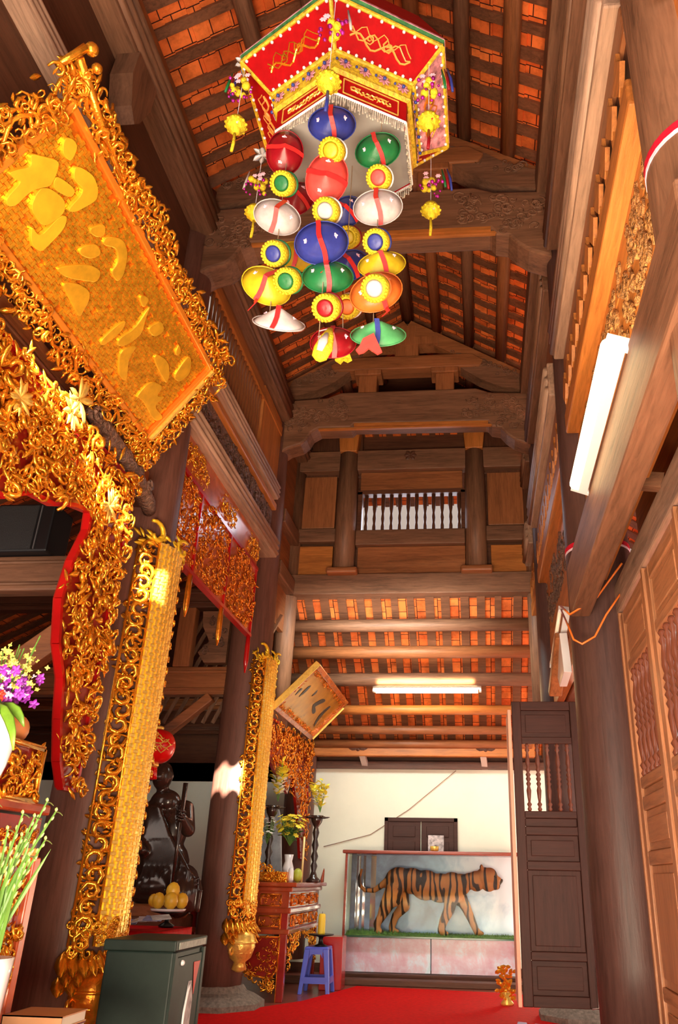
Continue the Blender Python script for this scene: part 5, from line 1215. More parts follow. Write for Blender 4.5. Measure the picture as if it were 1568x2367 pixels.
# corner tassels and charm clusters
for i, (lab, x, y, zt, zc, tc_) in enumerate([('front corner, blue tail', -.47, 1.78, 3.45, 3.74, 'blue'), ('left corner', -.91, 2.08, 3.655, 3.87, None), ('right corner, red tail', -.14, 2.08, 3.60, 3.80, 'red'), ('far right corner', -.16, 2.55, 3.63, 3.78, None), ('far left corner', -.955, 2.53, 3.655, 3.82, None)]):
    t = thing('crochet_tassel', 'round yellow crocheted tassel hanging from the lantern, ' + lab, 'tassel', (x, y, zt - .1), 'yellow tassels on the lantern corners')
    MB().lathe([(.004, .040), (.030, .030), (.041, .008), (.042, -.004), (.034, -.018), (.022, -.024), (.020, -.036), (.010, -.044)], (x, y, zt), 18).build('crochet_ball', M_cro, t, True)
    mb = MB()
    for k in range(12):
        a = 2 * PI * k / 12; mb.ball((x + .041 * math.cos(a), y + .041 * math.sin(a), zt), .007, 6)
    mb.build('scalloped_edge', M_cro, t, True)
    mb = MB()
    for k in range(5): mb.tube([(x + .030 * math.cos(-2.2 + k * .35), y + .030 * math.sin(-2.2 + k * .35), zt - .014 + .006 * math.sin(k * 1.57)), (x + .033 * math.cos(-2.0 + k * .35), y + .033 * math.sin(-2.0 + k * .35), zt - .012)], .004, 5)
    mb.build('pink_stitches', M_flw if i != 2 else M_rib, t)
    MB().tube([(x, y, zt - .04), (x + .001, y, zt - .10), (x - .002, y, zt - .145)], [.005, .007, .006], 7).build('tail', M_hat.get(tc_, M_cro) if tc_ else M_cro, t, True)
    MB().tube([(x, y, zt + .04), (x, y, 4.0)], .0015, 4).build('cord', M_porc, t)
    c = thing('charm_cluster', 'cluster of bright yellow, pink and purple cloth charms at the lantern, ' + lab.split(',')[0], 'charm', (x, y, zc - .05), 'charm clusters on the lantern corners')
    mb = MB()
    for k in range(7): mb.ball((x + rnd.uniform(-.03, .03), y + rnd.uniform(-.03, .02), zc + rnd.uniform(-.03, .035)), rnd.uniform(.010, .019), 8)
    mb.build('yellow_chicks', M_cro, c, True)
    mb = MB()
    for k in range(16): mb.ball((x + rnd.uniform(-.055, .055), y + rnd.uniform(-.04, .04), zc + rnd.uniform(-.045, .02)), rnd.uniform(.005, .010), 6)
    mb.build('purple_baubles', M_purp, c, True)
    mb = MB()
    for k in range(4):
        cc = Vector((x + rnd.uniform(-.035, .035), y - .03, zc + rnd.uniform(-.02, .05)))
        for q in range(6): mb.leaf(cc, (math.cos(q * 1.05), 0, math.sin(q * 1.05)), (0, -1, 0), .014, .009, .1)
    mb.build('pink_blossoms', M_flw, c)
    mb = MB()
    for k in range(7): mb.leaf((x + .0, y, 4.02), (math.cos(k), math.sin(k), rnd.uniform(-.2, .7)), (0, 0, 1), .05, .03, .3)
    mb.build('silver_bow', plain('silver_cloth_%d' % i, (.55, .55, .58), .35, .2), c, True)
    for k, cname in enumerate(('green', 'red', 'blue') if i in (1, 2, 3) else ('white',)):
        MB().tube([(x + (-.05 if x < -.5 else .05) + .012 * k, y, zc + .10), (x + (-.06 if x < -.5 else .06) + .014 * k, y, zc + .04), (x + (-.068 if x < -.5 else .066) + .014 * k, y, zc - .01 - .012 * k)], [.003, .006, .005], 6).build('cloth_tail', M_hat[cname], c, True)

# ================================================================== tube lamps, electrical box, cables
def emis(name, col, s):
    m, nt, b = newmat(name); b.inputs['Base Color'].default_value = (*col, 1); b.inputs['Emission Color'].default_value = (*col, 1); b.inputs['Emission Strength'].default_value = s; return m
def tube_lamp(label, p0, p1, up, lit=True, s=22, r=.019, w_=.05):
    p0 = Vector(p0); p1 = Vector(p1); up = Vector(up); t = thing('tube_lamp', label, 'lamp', tuple((p0 + p1) / 2))
    MB().bar(p0 - up * .045, p1 - up * .045, w_, .04, up=up).build('lamp_body', M_white, t)
    MB().tube([p0.lerp(p1, .02), p1.lerp(p0, .02)], r, 12).build('tube', emis('glowing_tube_' + str(s), (1.0, .80, .42), s) if lit else plain('unlit_tube', (.9, .82, .66), .25), t, True)
    mb = MB()
    for p in (p0, p1): mb.bar(p - up * .03 - (p1 - p0).normalized() * .012, p - up * .03 + (p1 - p0).normalized() * .012, .045, .085, up=up)
    mb.build('end_cap', M_white, t)
    return t
tube_lamp('long glowing yellow-white tube lamp on the right beam', (.475, 2.20, 2.615), (.475, 3.28, 2.615), (-.8, 0, .3), s=14, r=.030)
tube_lamp('glowing tube lamp fixed under a rear purlin', (-1.18, 8.86, 2.89), (.03, 8.86, 2.89), (0, -.15, -1), s=13, r=.026)
tube_lamp('small unlit tube lamp leaning on the right rear column', (.555, 5.0, 2.58), (.51, 5.35, 2.30), (-1, 0, .1), lit=False, r=.013, w_=.035)
l2 = light('tube_glow', 'AREA', (.42, 2.75, 2.64), 9.0, (1.0, .78, .42), (.66, 2.75, 3.1), 1.1, .08)
l3 = light('tube_glow_rear', 'AREA', (-.58, 8.70, 2.95), 5.0, (1.0, .78, .45), (-.58, 9.2, 3.3), 1.1, .08)
t = thing('switch_box', 'white plastic electrical box beside the small unlit lamp', 'box', (.61, 5.2, 2.2))
bevel(MB().prism([(4.90, 2.14), (5.0, 2.42), (5.28, 2.46), (5.40, 2.28), (5.22, 2.12)], (.54, 0, 0), (0, 1, 0), (0, 0, 1), (1, 0, 0), .05).build('box_body', M_white, t), .004)
tag(bevel(MB().bar((.56, 5.05, 2.42), (.53, 5.45, 2.12), .09, .06).build('timber_block', W['brownY']), .01), 'slanting timber block under the small unlit lamp', 'block')
tag(MB().tube([(.56, 4.99, 2.60), (.51, 4.14, 2.27), (.60, 4.12, 2.32), (.66, 4.12, 2.36), (.74, 4.10, 2.46), (.80, 4.05, 2.53)], .006, 6).build('orange_cable', plain('orange_cable', (.85, .20, .03), .4), smooth=True), 'upper orange cable running from the small lamp to the door head beam', 'cable')
tag(MB().tube([(.56, 5.0, 2.58), (.505, 4.20, 2.22), (.52, 4.14, 2.13), (.56, 4.12, 2.10), (.63, 4.12, 2.14), (.70, 4.12, 2.26), (.79, 4.10, 2.38)], .006, 6).build('orange_cable', bpy.data.materials['orange_cable'], smooth=True), 'lower sagging orange cable in front of the tall right column', 'cable')

# ================================================================== left aisle timbers and loudspeaker
def xbeam(label, x0, x1, y, z0, z1, m='grey', dy=.14):
    t = thing('aisle_beam', label, 'beam', ((x0 + x1) / 2, y, z0)); bevel(MB().box(x0, x1, y - dy / 2, y + dy / 2, z0, z1).build('beam_body', W[m + 'X'], t), .012)
    mb = MB(); mb.tube([(x0, y - dy / 2, z0 + .05), (x1, y - dy / 2, z0 + .05)], .014, 8); mb.tube([(x0, y - dy / 2, z1 - .05), (x1, y - dy / 2, z1 - .05)], .014, 8); mb.build('bead_moulding', W[m + 'X'], t, True); return t
xbeam('weathered cross beam in the left aisle carrying the loudspeaker', -5.6, -2.5, 5.0, 2.74, 3.0)
xbeam('cross beam in the left aisle joined to the farther column', -5.6, -2.30, 7.1, 2.46, 2.72, 'brown')
xbeam('upper dark cross beam in the left aisle behind the red panel', -5.6, -2.30, 7.1, 3.30, 3.5, 'dark')
for i, (lab, a, b, w_, m) in enumerate([('sloping brown strut under the loudspeaker beam', (-3.9, 5.4, 1.9), (-2.75, 5.3, 2.74), .2, 'brown'), ('second sloping strut in the left aisle, behind the orchids', (-3.4, 5.9, 2.7), (-2.5, 5.7, 2.1), .2, 'orange'), ('short strut under the cross beam beside the farther column', (-2.95, 7.05, 2.02), (-2.45, 7.05, 2.44), .09, 'brown')]):
    tag(bevel(MB().bar(a, b, .10, w_).build('aisle_strut', W[m + 'X']), .01), lab, 'strut')
tag(bevel(MB().box(-2.86, -2.70, 7.02, 7.14, 2.72, 3.3).build('aisle_post', W['brownZ']), .01), 'short square post standing on the left aisle cross beam', 'post')
t = thing('carved_bracket', 'grey carved bracket under the upper left aisle beam', 'bracket', (-2.45, 7.05, 2.75))
MB().prism([(-2.34, 2.75), (-2.34, 3.25), (-2.62, 3.25), (-2.60, 3.1), (-2.52, 2.95), (-2.62, 2.85), (-2.55, 2.75)], (0, 7.0, 0), (1, 0, 0), (0, 0, 1), (0, 1, 0), .1).build('bracket_body', W['greyX'], t)
mb = MB()
for k in range(9): mb.curl((-2.45 + rnd.uniform(-.1, .08), 6.995, 2.85 + .04 * k), (1, 0, 0), (0, 0, 1), .035, k, 1.2, .25)
mb.build('scroll_carving', M_carve, t, True)
mb = MB()
for k in range(9): mb.bar((-3.3 + .10 * k, 7.6, 2.3), (-3.3 + .10 * k + .5, 7.6, 3.4), .03, .03)
tag(mb.build('slatted_screen', W['greyZ']), 'slanting slatted screen deep in the left aisle', 'screen')
structure(MB().box(-6.1, -2.25, 9.9, 10.05, 2.0, 6.0).build('wall_back', W['darkX']))
structure(MB().box(-6.1, 1.2, 10.06, 10.12, 0, 2.6).build('wall_back', W['darkX']))
structure(MB().box(-2.1, .7, 8.10, 8.14, 5.5, 6.9).build('wall_gable', W['darkX']))
for i, (y, z) in enumerate([(7.9, 2.75), (8.5, 2.60), (9.2, 2.45)]): xbeam('thin rear purlin deep in the left aisle, %s' % ('nearest', 'middle', 'farthest')[i], -5.8, -2.3, y, z, z + .12, 'dark' if i != 1 else 'brown', .1)
t = thing('loudspeaker', 'black loudspeaker box standing on the left aisle beam', 'loudspeaker', (-3.25, 4.95, 3.0))
bevel(MB().box(-3.46, -3.02, 4.85, 5.12, 3.003, 3.38).build('cabinet', M_black, t), .015)
MB().box(-3.44, -3.14, 4.842, 4.85, 3.02, 3.36).build('grille', plain('black_mesh', (.03, .03, .033), .6, bs=1, scale=150), t); MB().box(-3.12, -3.115, 4.84, 4.85, 3.02, 3.36).build('edge_strip', plain('grey_plastic', (.14, .14, .15), .4), t)

# ================================================================== side altar by the second column
X0, X1, Y0, Y1 = -2.55, -1.68, 7.48, 8.85
t = thing('side_altar', 'red lacquer and gold side altar table beside the blue stool', 'altar', ((X0 + X1) / 2, (Y0 + Y1) / 2, 0))
bevel(MB().box(X0 - .06, X1 + .07, Y0 - .05, Y1 + .05, .87, .905).build('tabletop', M_redwood, t), .01)
bevel(MB().box(X0 - .02, X1 + .03, Y0 - .02, Y1 + .02, .83, .87).build('top_moulding', M_redwood, t), .01)
MB().box(X0, X1, Y0, Y1, .70, .83).build('frieze', M_redwood, t)
bevel(MB().box(X0 - .02, X1 + .025, Y0 - .02, Y1 + .02, .66, .705).build('middle_moulding', M_redwood, t), .01)
MB().box(X0 + .02, X1 - .02, Y0 + .03, Y1 - .03, .53, .66).build('lower_frieze', M_redwood, t)
bevel(MB().box(X0 - .01, X1 + .02, Y0 - .01, Y1 + .01, .50, .54).build('lower_moulding', M_redwood, t), .008)
for x, y in ((X0, Y0), (X1 - .06, Y0), (X0, Y1 - .06), (X1 - .06, Y1 - .06)):
    l = bevel(MB().box(x, x + .06, y, y + .06, 0, .68).build('leg', M_dred, t), .006)
    MB().box(x - .003, x + .003, y - .003, y + .003, 0, .66).build('gold_edge', M_goldd, l)
for ax_, items in (('y', [(X0 + .08, X0 + .34), (X0 + .38, X0 + .58), (X0 + .62, X0 + .80)]), ('x', [(Y0 + .1, Y0 + .42), (Y0 + .48, Y0 + .8), (Y0 + .88, Y0 + 1.26)])):
    for (a, b) in items:
        for (z0, z1) in ((.72, .81), (.56, .64)):
            mb = MB(); o_, ux_, n_ = ((0, Y0 - .005, 0), (1, 0, 0), (0, -1, 0)) if ax_ == 'y' else ((X1 + .005, 0, 0), (0, 1, 0), (1, 0, 0))
            scroll_fill(mb, o_, ux_, (0, 0, 1), n_, lambda s, q: True, (a, b, z0 + .01, z1 - .01), int((b - a) * 110), (.010, .02), (0, .008), .3)
            for (p, q) in (((a, z0), (b, z0)), ((a, z1), (b, z1)), ((a, z0), (a, z1)), ((b, z0), (b, z1))):
                v0 = Vector(o_) + Vector(ux_) * p[0] + Vector((0, 0, p[1])); v1 = Vector(o_) + Vector(ux_) * q[0] + Vector((0, 0, q[1])); mb.bar(v0, v1, .014, .010)
            mb.build('gilded_relief', M_goldd, t, True)
# openwork panel and bracket on the camera side, carved aprons on the nave side
mb = MB(); poly = [(X1 - .32, .20), (X1 - .12, .17), (X1 - .06, .24), (X1 - .06, .48), (X1 - .34, .48), (X1 - .34, .24)]
MB().prism(poly, (0, Y0 + .01, 0), (1, 0, 0), (0, 0, 1), (0, 1, 0), .02).build('side_panel', M_dred, t)
for i in range(len(poly)): a, b = poly[i], poly[(i + 1) % len(poly)]; mb.bar((a[0], Y0 + .005, a[1]), (b[0], Y0 + .005, b[1]), .02, .016)
f_ = pip(poly); scroll_fill(mb, (0, Y0 + .002, 0), (1, 0, 0), (0, 0, 1), (0, -1, 0), f_, (X1 - .34, X1 - .06, .17, .48), 60, (.012, .024), (0, .012), .3); mb.build('gilded_relief', M_goldd, t, True)
tri = pip([(X1 - .36, .22), (X1 - .06, .16), (X1 - .06, 0.02)]); mb = MB(); scroll_fill(mb, (0, Y0 + .01, 0), (1, 0, 0), (0, 0, 1), (0, -1, 0), tri, (X1 - .36, X1 - .06, .02, .22), 40, (.014, .03), (0, .015), .4); mb.build('corner_bracket', M_gold, t, True)
mb = MB(); scroll_fill(mb, (X1 - .01, 0, 0), (0, 1, 0), (0, 0, 1), (1, 0, 0), lambda s, q: q > .50 - .40 * abs((s - (Y0 + .68)) / .68) ** 2.2 - .03, (Y0 + .08, Y1 - .08, .08, .50), 170, (.016, .032), (0, .02), .35); mb.build('nave_apron', M_gold, t, True)
mb = MB()
for k in range(5): mb.curl((X1 + .03, Y1 - .02 + .015 * k, .93 + .02 * k), (0, 1, 0), (0, 0, 1), .05 - .006 * k, 1.2, -1.1, .3)
mb.build('upturned_end', M_redwood, t, True)
# things on the side altar
t = thing('gilded_stand', 'low gilded carved stand on the side altar', 'stand', (-1.95, 7.8, .905))
mb = MB(); scroll_fill(mb, (0, 7.66, 0), (1, 0, 0), (0, 0, 1), (0, -1, 0), lambda s, q: q < 1.06 - .5 * abs(s + 1.95), (-2.14, -1.76, .92, 1.05), 90, (.014, .03), (0, .03), .4); mb.build('carved_front', M_gold, t, True)
MB().box(-2.14, -1.76, 7.67, 7.95, .905, .99).build('stand_body', M_goldd, t)
def lotus_stand(x, y, z0, z1, label):
    t = thing('lotus_candlestick', label, 'candlestick', (x, y, z0), 'dark lotus candlesticks'); h = z1 - z0
    MB().lathe([(.07, 0), (.075, .02), (.04, .05), (.022, .10), (.035, .16 * h + .05), (.02, .3 * h), (.038, .38 * h), (.02, .46 * h), (.036, .55 * h), (.02, .64 * h), (.035, .74 * h), (.022, .82 * h), (.055, .9 * h), (.07, h), (.01, h)], (x, y, z0), 16).build('stem', M_stat, t, True)
    mb = MB()
    for k in range(9): a = k * 2 * PI / 9; mb.leaf((x + .02 * math.cos(a), y + .02 * math.sin(a), z1 - .03), (math.cos(a), math.sin(a), .45), (0, 0, -1), .10, .07, -.35)
    mb.build('lotus_petals', M_stat, t, True); return t
lotus_stand(-2.03, 8.0, .905, 1.58, 'dark lotus candlestick at the left end of the side altar')
lotus_stand(-1.66, 8.4, .905, 1.52, 'dark lotus candlestick at the right end of the side altar')
M_yfl = plain('yellow_petals', (.80, .66, .04), .55); M_wfl = plain('white_petals', (.80, .78, .70), .55); M_leaf = plain('dark_green_leaf', (.03, .12, .025), .45, var=.4); M_stem = plain('green_stem', (.09, .22, .03), .5, var=.3)
def bouquet(name, label, c, n, rad, mf, ms, vase=None, petal=.02, tall=1.0, cat='flowers', group=None):
    c = Vector(c); t = thing(name, label, cat, tuple(c), group)
    mb = MB(); st_ = MB(); lf = MB()
    for k in range(n):
        a = rnd.uniform(0, 2 * PI); r = rad * math.sqrt(rnd.random()); z = rad * tall * (.6 + rnd.random() * 1.2)
        p = c + Vector((r * math.cos(a), r * math.sin(a), z)); d = (p - c).normalized()
        st_.tube([c, c.lerp(p, .5) + Vector((0, 0, .01)), p], .0025, 4)
        uu = d.orthogonal().normalized(); vv = d.cross(uu)
        for q in range(6): mb.leaf(p, uu * math.cos(q * 1.05) + vv * math.sin(q * 1.05) + d * .3, d, petal, petal * .6, .2)
        if k % 2 == 0: lf.leaf(c.lerp(p, .5), d + Vector((math.cos(a), math.sin(a), 0)) * .8, (0, 0, 1), petal * 2.2, petal, .4)
    mb.build('petals', mf, t); st_.build('stems', ms, t); lf.build('leaves', M_leaf, t)
    return t
bouquet('yellow_bouquet', 'bunch of yellow flowers in a white vase on the side altar', (-1.84, 8.05, 1.22), 60, .15, M_yfl, M_stem, petal=.034, tall=1.0)
tag(MB().lathe([(.035, 0), (.05, .03), (.055, .12), (.035, .18), (.045, .24), (.03, .24), (.02, .1)], (-1.84, 8.05, .905), 18).build('white_vase', M_porc, smooth=True), 'white vase under the yellow bunch on the side altar', 'vase')
for lab, x, y, z, s_ in (('left', -1.98, 8.0, 1.62, 1), ('right', -1.63, 8.4, 1.55, .9)):
    t = thing('gladiolus_spray', 'tall yellow and white flower spray on the %s lotus candlestick' % lab, 'flowers', (x, y, z), 'tall sprays on the candlesticks')
    my = MB(); mw = MB(); st_ = MB()
    for k in range(10):
        dx = rnd.uniform(-.10, .08); dy = rnd.uniform(-.05, .05); H = rnd.uniform(.22, .38) * s_; a = Vector((x, y, z)); b = a + Vector((dx, dy, H)); st_.tube([a, a.lerp(b, .5), b], .003, 4)
        for q in range(9):
            p = a.lerp(b, .25 + .75 * q / 8) + Vector((rnd.uniform(-.012, .012), rnd.uniform(-.012, .012), 0)); (my if q > 4 or k % 2 else mw).leaf(p, (rnd.uniform(-1, 1), rnd.uniform(-1, 1), .8), (0, 0, 1), .065, .042, .3)
    my.build('yellow_petals', M_yfl, t); mw.build('white_petals', M_wfl, t); st_.build('stems', M_stem, t)
bouquet('white_orchids', 'bright white orchid bunch in front of the left lotus candlestick', (-1.98, 7.72, 1.22), 26, .06, M_wfl, M_stem, petal=.022, tall=2.2)
bouquet('pink_bouquet', 'small pink and red flowers at the left edge of the side altar', (-2.10, 7.62, .99), 14, .07, plain('pink_petals', (.75, .12, .16), .5), M_stem, petal=.024)
for lab, x, y in (('beside the gilded stand', -2.02, 7.60), ('next to the white vase', -1.74, 7.75)):
    tag(MB().lathe([(.02, 0), (.026, .02), (.024, .10), (.016, .12)], (x, y, .905 if x < -2 else .905), 12).build('white_cup', M_porc, smooth=True), 'small white cup on the side altar ' + lab, 'cup')
mb = MB(); icoball(mb, (-1.70, 7.85, .965), .045, .045, .06, 14); tag(mb.build('green_pomelo', plain('green_fruit', (.42, .48, .05), .4, var=.2), smooth=True), 'yellow-green fruit at the right of the gilded stand', 'fruit')
tag(MB().tube([(-1.68, 7.95, .905), (-1.68, 7.95, 1.30)], .010, 8).build('thin_candle', plain('pale_wax', (.85, .7, .3), .4), smooth=True), 'thin pale yellow candle beside the green fruit', 'candle')
t = thing('mirror_stand', 'grey framed mirror panel behind the white orchids', 'mirror', (-2.2, 8.6, .905)); bevel(MB().prism([(-2.35, .905), (-2.02, .905), (-2.08, 1.5), (-2.12, 1.62), (-2.25, 1.62), (-2.32, 1.5)], (0, 8.6, 0), (1, 0, 0), (0, 0, 1), (0, 1, 0), .03).build('panel', plain('grey_lacquer', (.25, .26, .27), .3, var=.4, scale=8), t), .01)

# ================================================================== near altar at the lower left
t = thing('gilded_altar', 'gilded carved altar with a red edge at the lower left picture edge', 'altar', (-2.1, 2.2, 0))
MB().box(-2.5, -1.72, 1.3, 3.15, 0, 1.14).build('altar_body', M_dred, t)
bevel(MB().box(-2.52, -1.70, 1.28, 3.17, 1.15, 1.19).build('tabletop', M_redwood, t), .01)
bevel(MB().box(-1.74, -1.70, 3.12, 3.17, 0, 1.0).build('corner_post', plain('orange_red_lacquer', (.62, .10, .02), .25, coat=.4), t), .006)
mb = MB(); scroll_fill(mb, (-1.715, 0, 0), (0, 1, 0), (0, 0, 1), (1, 0, 0), lambda s, q: True, (2.3, 3.11, .50, .98), 330, (.018, .036), (0, .02), .35); mb.build('gilded_relief', M_gold, t, True)
mb = MB(); scroll_fill(mb, (-1.715, 0, 0), (0, 1, 0), (0, 0, 1), (1, 0, 0), lambda s, q: True, (2.3, 3.12, 1.045, 1.095), 70, (.012, .022), (0, .01), .35); mb.build('upper_relief', M_goldd, t, True)
mb = MB(); mb.box(-1.72, -1.700, 1.3, 3.14, 1.005, 1.03); mb.build('gold_moulding', M_goldd, t)
t = thing('gilded_casket', 'openwork gilded casket on the near altar behind the white vase', 'casket', (-1.83, 2.9, 1.19))
MB().box(-1.96, -1.72, 2.60, 3.02, 1.19, 1.385).build('casket_body', M_dred, t)
mb = MB(); scroll_fill(mb, (-1.715, 0, 0), (0, 1, 0), (0, 0, 1), (1, 0, 0), lambda s, q: True, (2.62, 3.01, 1.205, 1.37), 110, (.016, .032), (0, .02), .3)
for (a, b) in (((2.6, 1.195), (3.03, 1.195)), ((2.6, 1.385), (3.03, 1.385)), ((3.03, 1.195), (3.03, 1.385))): mb.bar((-1.705, a[0], a[1]), (-1.705, b[0], b[1]), .02, .02, up=(1, 0, 0))
mb.build('openwork', M_gold, t, True)
mb = MB(); icoball(mb, (-1.79, 2.93, 1.447), .060, .058, .058, 16); tag(mb.build('wooden_bell', plain('orange_wood_ball', (.68, .26, .08), .4, var=.15, scale=4), smooth=True), 'round orange wooden bell on top of the gilded casket', 'bell')
t = thing('porcelain_vase', 'white dotted porcelain vase holding the orchid bouquet', 'vase', (-1.955, 3.0, 1.215))
MB().lathe([(.03, 0), (.034, .02), (.055, .09), (.066, .16), (.062, .22), (.035, .28), (.026, .31), (.034, .34), (.028, .34), (.02, .30)], (-1.955, 3.05, 1.215), 28).build('vase_body', M_porc, t, True)
mb = MB()
for k in range(30):
    z = .04 + .03 * (k % 6); a = -1.2 - .28 * (k // 6) - .1 * (k % 2); r = {0: .04, 1: .05, 2: .06, 3: .066, 4: .067, 5: .063}[k % 6] + .001; mb.ball((-1.955 + r * math.cos(a), 3.05 + r * math.sin(a), 1.215 + z + .02), .0035, 6)
mb.build('raised_dots', M_white, t, True)
t = thing('orchid_bouquet', 'bouquet of purple orchids with red blooms and yellow buds in the white vase', 'flowers', (-1.95, 3.05, 1.54))
M_orc = plain('purple_orchid', (.30, .03, .42), .45, var=.7, scale=40); M_orw = plain('orchid_white_lip', (.82, .70, .85), .5); M_rose = plain('red_bloom', (.75, .03, .01), .5); M_bud = plain('yellow_green_buds', (.62, .58, .12), .5, var=.3)
def blossoms(name, m, n, box_, size, q=5):
    mb = MB()
    for k in range(n):
        p = Vector((rnd.uniform(box_[0], box_[1]), rnd.uniform(box_[2], box_[3]), rnd.uniform(box_[4], box_[5]))); d = Vector((rnd.uniform(-.4, .6), -1, rnd.uniform(-.3, .6))).normalized(); u = d.orthogonal().normalized(); v_ = d.cross(u); s_ = size * rnd.uniform(.7, 1.2)
        for j in range(q): mb.leaf(p, u * math.cos(j * 2 * PI / q + k) + v_ * math.sin(j * 2 * PI / q + k) + d * .3, d, s_, s_ * .6, .2)
    return mb.build(name, m, t)
blossoms('purple_orchids', M_orc, 85, (-2.12, -1.80, 2.94, 3.12, 1.57, 1.68), .024); blossoms('white_lips', M_orw, 60, (-2.12, -1.80, 2.91, 3.06, 1.57, 1.69), .013, 3)
blossoms('red_blooms', M_rose, 14, (-1.98, -1.86, 2.92, 2.98, 1.535, 1.575), .024, 6); blossoms('yellow_buds', M_bud, 90, (-2.12, -1.86, 2.95, 3.12, 1.66, 1.80), .014, 4); blossoms('pale_buds', M_bud, 40, (-1.92, -1.78, 2.95, 3.1, 1.60, 1.74), .013, 4)
mb = MB()
for k in range(24): x = rnd.uniform(-2.1, -1.82); mb.tube([(-1.955, 3.05, 1.54), (x * .5 - 1.955 * .5, 3.04, 1.62), (x, 3.03, rnd.uniform(1.7, 1.84))], .0025, 4)
mb.build('stems', M_stem, t)
mb = MB(); ML = plain('long_green_leaves', (.16, .34, .03), .4, var=.35, scale=12)
for (a, b, c_) in (((-1.94, 2.98, 1.56), (-1.89, 2.94, 1.53), (-1.855, 2.94, 1.42)), ((-1.92, 2.98, 1.55), (-1.80, 2.93, 1.50), (-1.77, 2.93, 1.36)), ((-1.98, 2.97, 1.56), (-2.02, 2.93, 1.52), (-2.03, 2.93, 1.40)), ((-1.90, 3.0, 1.55), (-1.83, 3.0, 1.54), (-1.79, 3.0, 1.46))):
    a, b, c_ = Vector(a), Vector(b), Vector(c_); pts = [a.lerp(b, k / 4).lerp(b.lerp(c_, k / 4), k / 4) for k in range(5)]; mb.tube(pts, [.008, .018, .020, .014, .003], 8, flat=.25, up=(0, -1, .2))
mb.build('long_leaves', ML, t, True)
for nm, lo in (('porcelain_vase', (-1.60, 2.50, 1.19)), ('orchid_bouquet', (-1.598, 2.50, 1.44))):
    o = bpy.data.objects[nm]; o.scale = (.82, .82, .82); o.location = lo
t = thing('gladiolus_bunch', 'bundle of green gladiolus buds on long stems at the lower left', 'flowers', (-1.82, 2.92, .70))
M_glad = plain('pale_green_buds', (.26, .36, .10), .45, var=.25, scale=20)
st_ = MB(); bd = MB()
for k, (x1, z1) in enumerate([(-1.655, 1.14), (-1.69, 1.17), (-1.72, 1.12), (-1.76, 1.13), (-1.66, 1.05), (-1.74, 1.06), (-1.79, 1.08), (-1.85, 1.16), (-1.69, 1.00), (-1.80, .98)]):
    x0 = -1.86 + .010 * k; a = Vector((x0, 2.88, .68)); b = Vector((x1, 2.84 - .006 * k, z1)); mdl = a.lerp(b, .55) + Vector((-.012, 0, .015)); st_.tube([a, mdl, b], [.007, .006, .003], 6)
    for q in range(8):
        p = mdl.lerp(b, q / 7); bd.leaf(p, (b - mdl).normalized() + Vector(((-1) ** q * .35, -.2, 0)), (0, -1, 0), .036 - .003 * q, .011, .15)
    bd.leaf(b, Vector((1, 0, -.1)), (0, 0, 1), .03, .014, .3)
for k in range(8): st_.leaf((-1.85 + .012 * k, 2.87, .72), (rnd.uniform(-.2, .5), -.1, 1), (0, -1, 0), rnd.uniform(.2, .36), .016, .05)
st_.build('stems', M_stem, t); bd.build('buds', M_glad, t); t.scale = (.90, .90, .90); t.location = (-1.435, 2.50, .72)
tag(MB().lathe([(.05, 0), (.06, .02), (.075, .26), (.078, .30), (.068, .30), (.06, .04)], (-1.45, 2.50, .42), 20).build('white_pot', M_porc, smooth=True), 'white pot holding the gladiolus stems at the left picture edge', 'pot')
t = thing('low_table', 'low dark table in the bottom left corner carrying the books', 'table', (-1.65, 3.05, 0))
bevel(MB().box(-1.66, -1.36, 2.35, 3.35, .385, .42).build('tabletop', W['darkX'], t), .006)
for x in (-1.65, -1.42):
    for y in (2.37, 3.29): MB().box(x, x + .04, y, y + .04, 0, .385).build('leg', W['darkZ'], t)
def book(label, x0, x1, y0, y1, z0, z1, cover, rot=0):
    t = thing('book', label, 'book', ((x0 + x1) / 2, (y0 + y1) / 2, z0), 'stack of books on the low table')
    mb = MB().box(x0, x1, y0, y1, z0, z0 + .004); mb.box(x0, x1, y0, y1, z1 - .004, z1); mb.box(x0, x0 + .004, y0, y1, z0, z1); mb.box(x0, x1, y0 , y0 + .004, z0, z1) if rot else None
    mb.build('cover', cover, t); MB().box(x0 + .004, x1 - .004, y0 + .004, y1 - .004, z0 + .004, z1 - .004).build('pages', plain('book_pages', (.66, .60, .50), .7), t); return t
book('white paper-covered book at the bottom of the stack', -1.655, -1.395, 3.0, 3.22, .421, .443, plain('white_cover', (.66, .64, .70), .4))
bb = book('thin dark red book with small gold lettering on the spine', -1.65, -1.43, 3.0, 3.20, .444, .468, plain('dark_red_cover', (.12, .012, .02), .35), 1)
mb = MB()
for k in range(7): mb.box(-1.585 + .012 * k, -1.578 + .012 * k, 2.9985, 3.0, .452, .461)
mb.build('gold_lettering', M_goldb, bb)
book('thick book with a tan cover on top of the stack', -1.645, -1.43, 3.01, 3.20, .469, .505, plain('tan_cover', (.50, .25, .12), .5), 1)
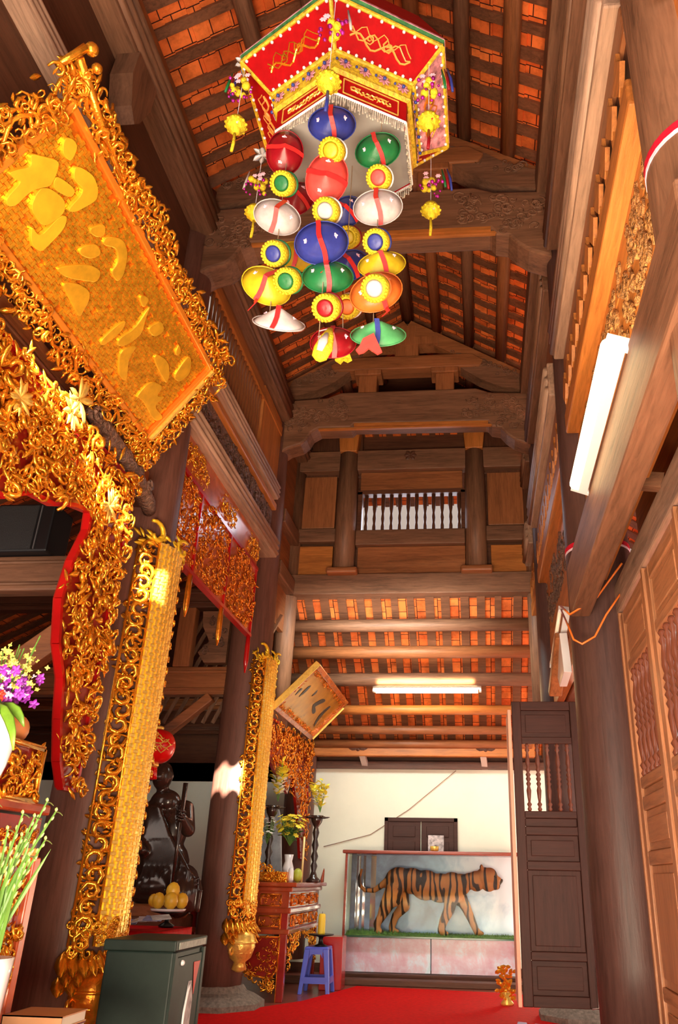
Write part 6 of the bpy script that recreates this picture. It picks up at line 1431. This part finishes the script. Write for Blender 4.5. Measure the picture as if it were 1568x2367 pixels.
t = thing('yellow_lily', 'pale yellow lily bloom in the very bottom left corner', 'flowers', (-1.62, 2.8, .42)); mb = MB()
for q in range(6): mb.leaf((-1.62, 2.80, .47), (math.cos(q * 1.05), -.2, math.sin(q * 1.05)), (0, -1, 0), .06, .03, .3)
mb.tube([(-1.62, 2.82, .421), (-1.62, 2.81, .47)], .004, 5); mb.build('petals', plain('lily_petals', (.80, .72, .25), .5), t)
# ================================================================== by the opened leaf
t = thing('gold_ornament', 'crumpled orange-gold foil flowers standing by the foot of the opened leaf', 'flowers', (.19, 7.7, .0)); mb = MB()
for k in range(70): mb.leaf((.19 + rnd.uniform(-.07, .06), 7.7 + rnd.uniform(-.05, .05), rnd.uniform(.06, .30)), (rnd.uniform(-1, 1), rnd.uniform(-1, 0), rnd.uniform(-1, 1)), (0, -1, 0), .045, .028, .4)
mb.build('foil_petals', plain('orange_foil', (.90, .38, .03), .22, .7), t); MB().lathe([(.05, .006), (.055, .02), (.03, .05), (.04, .10)], (.19, 7.7, .007), 12).build('pot', M_goldb, t, True)
M_shoe = plain('lilac_slipper', (.38, .35, .50), .5); M_shoe2 = plain('dark_slipper', (.03, .03, .035), .5)
def slipper(label, x, y, m, a):
    c, s = math.cos(a), math.sin(a); t = thing('slipper', label, 'slipper', (x, y, .013), 'slippers by the opened leaf')
    f = lambda u, v, z: (x + u * c - v * s, y + u * s + v * c, z)
    MB().tube([f(-.11, 0, .025), f(-.05, 0, .025), f(.03, 0, .025), f(.11, 0, .025)], [.022, .032, .040, .020], 10, flat=.35, up=(0, 0, 1)).build('sole', m, t, True)
    MB().tube([f(.02, -.042, .03), f(.03, -.02, .07), f(.03, .02, .07), f(.02, .042, .03)], [.014, .020, .020, .014], 8, flat=.4).build('strap', m, t, True)
slipper('pale lilac slipper nearest the red carpet by the opened leaf', .25, 6.30, M_shoe, 1.4); slipper('pale lilac slipper beside the first under the opened leaf', .37, 6.26, M_shoe, 1.7); slipper('dark slipper under the opened door leaf', .50, 6.30, M_shoe2, .3)
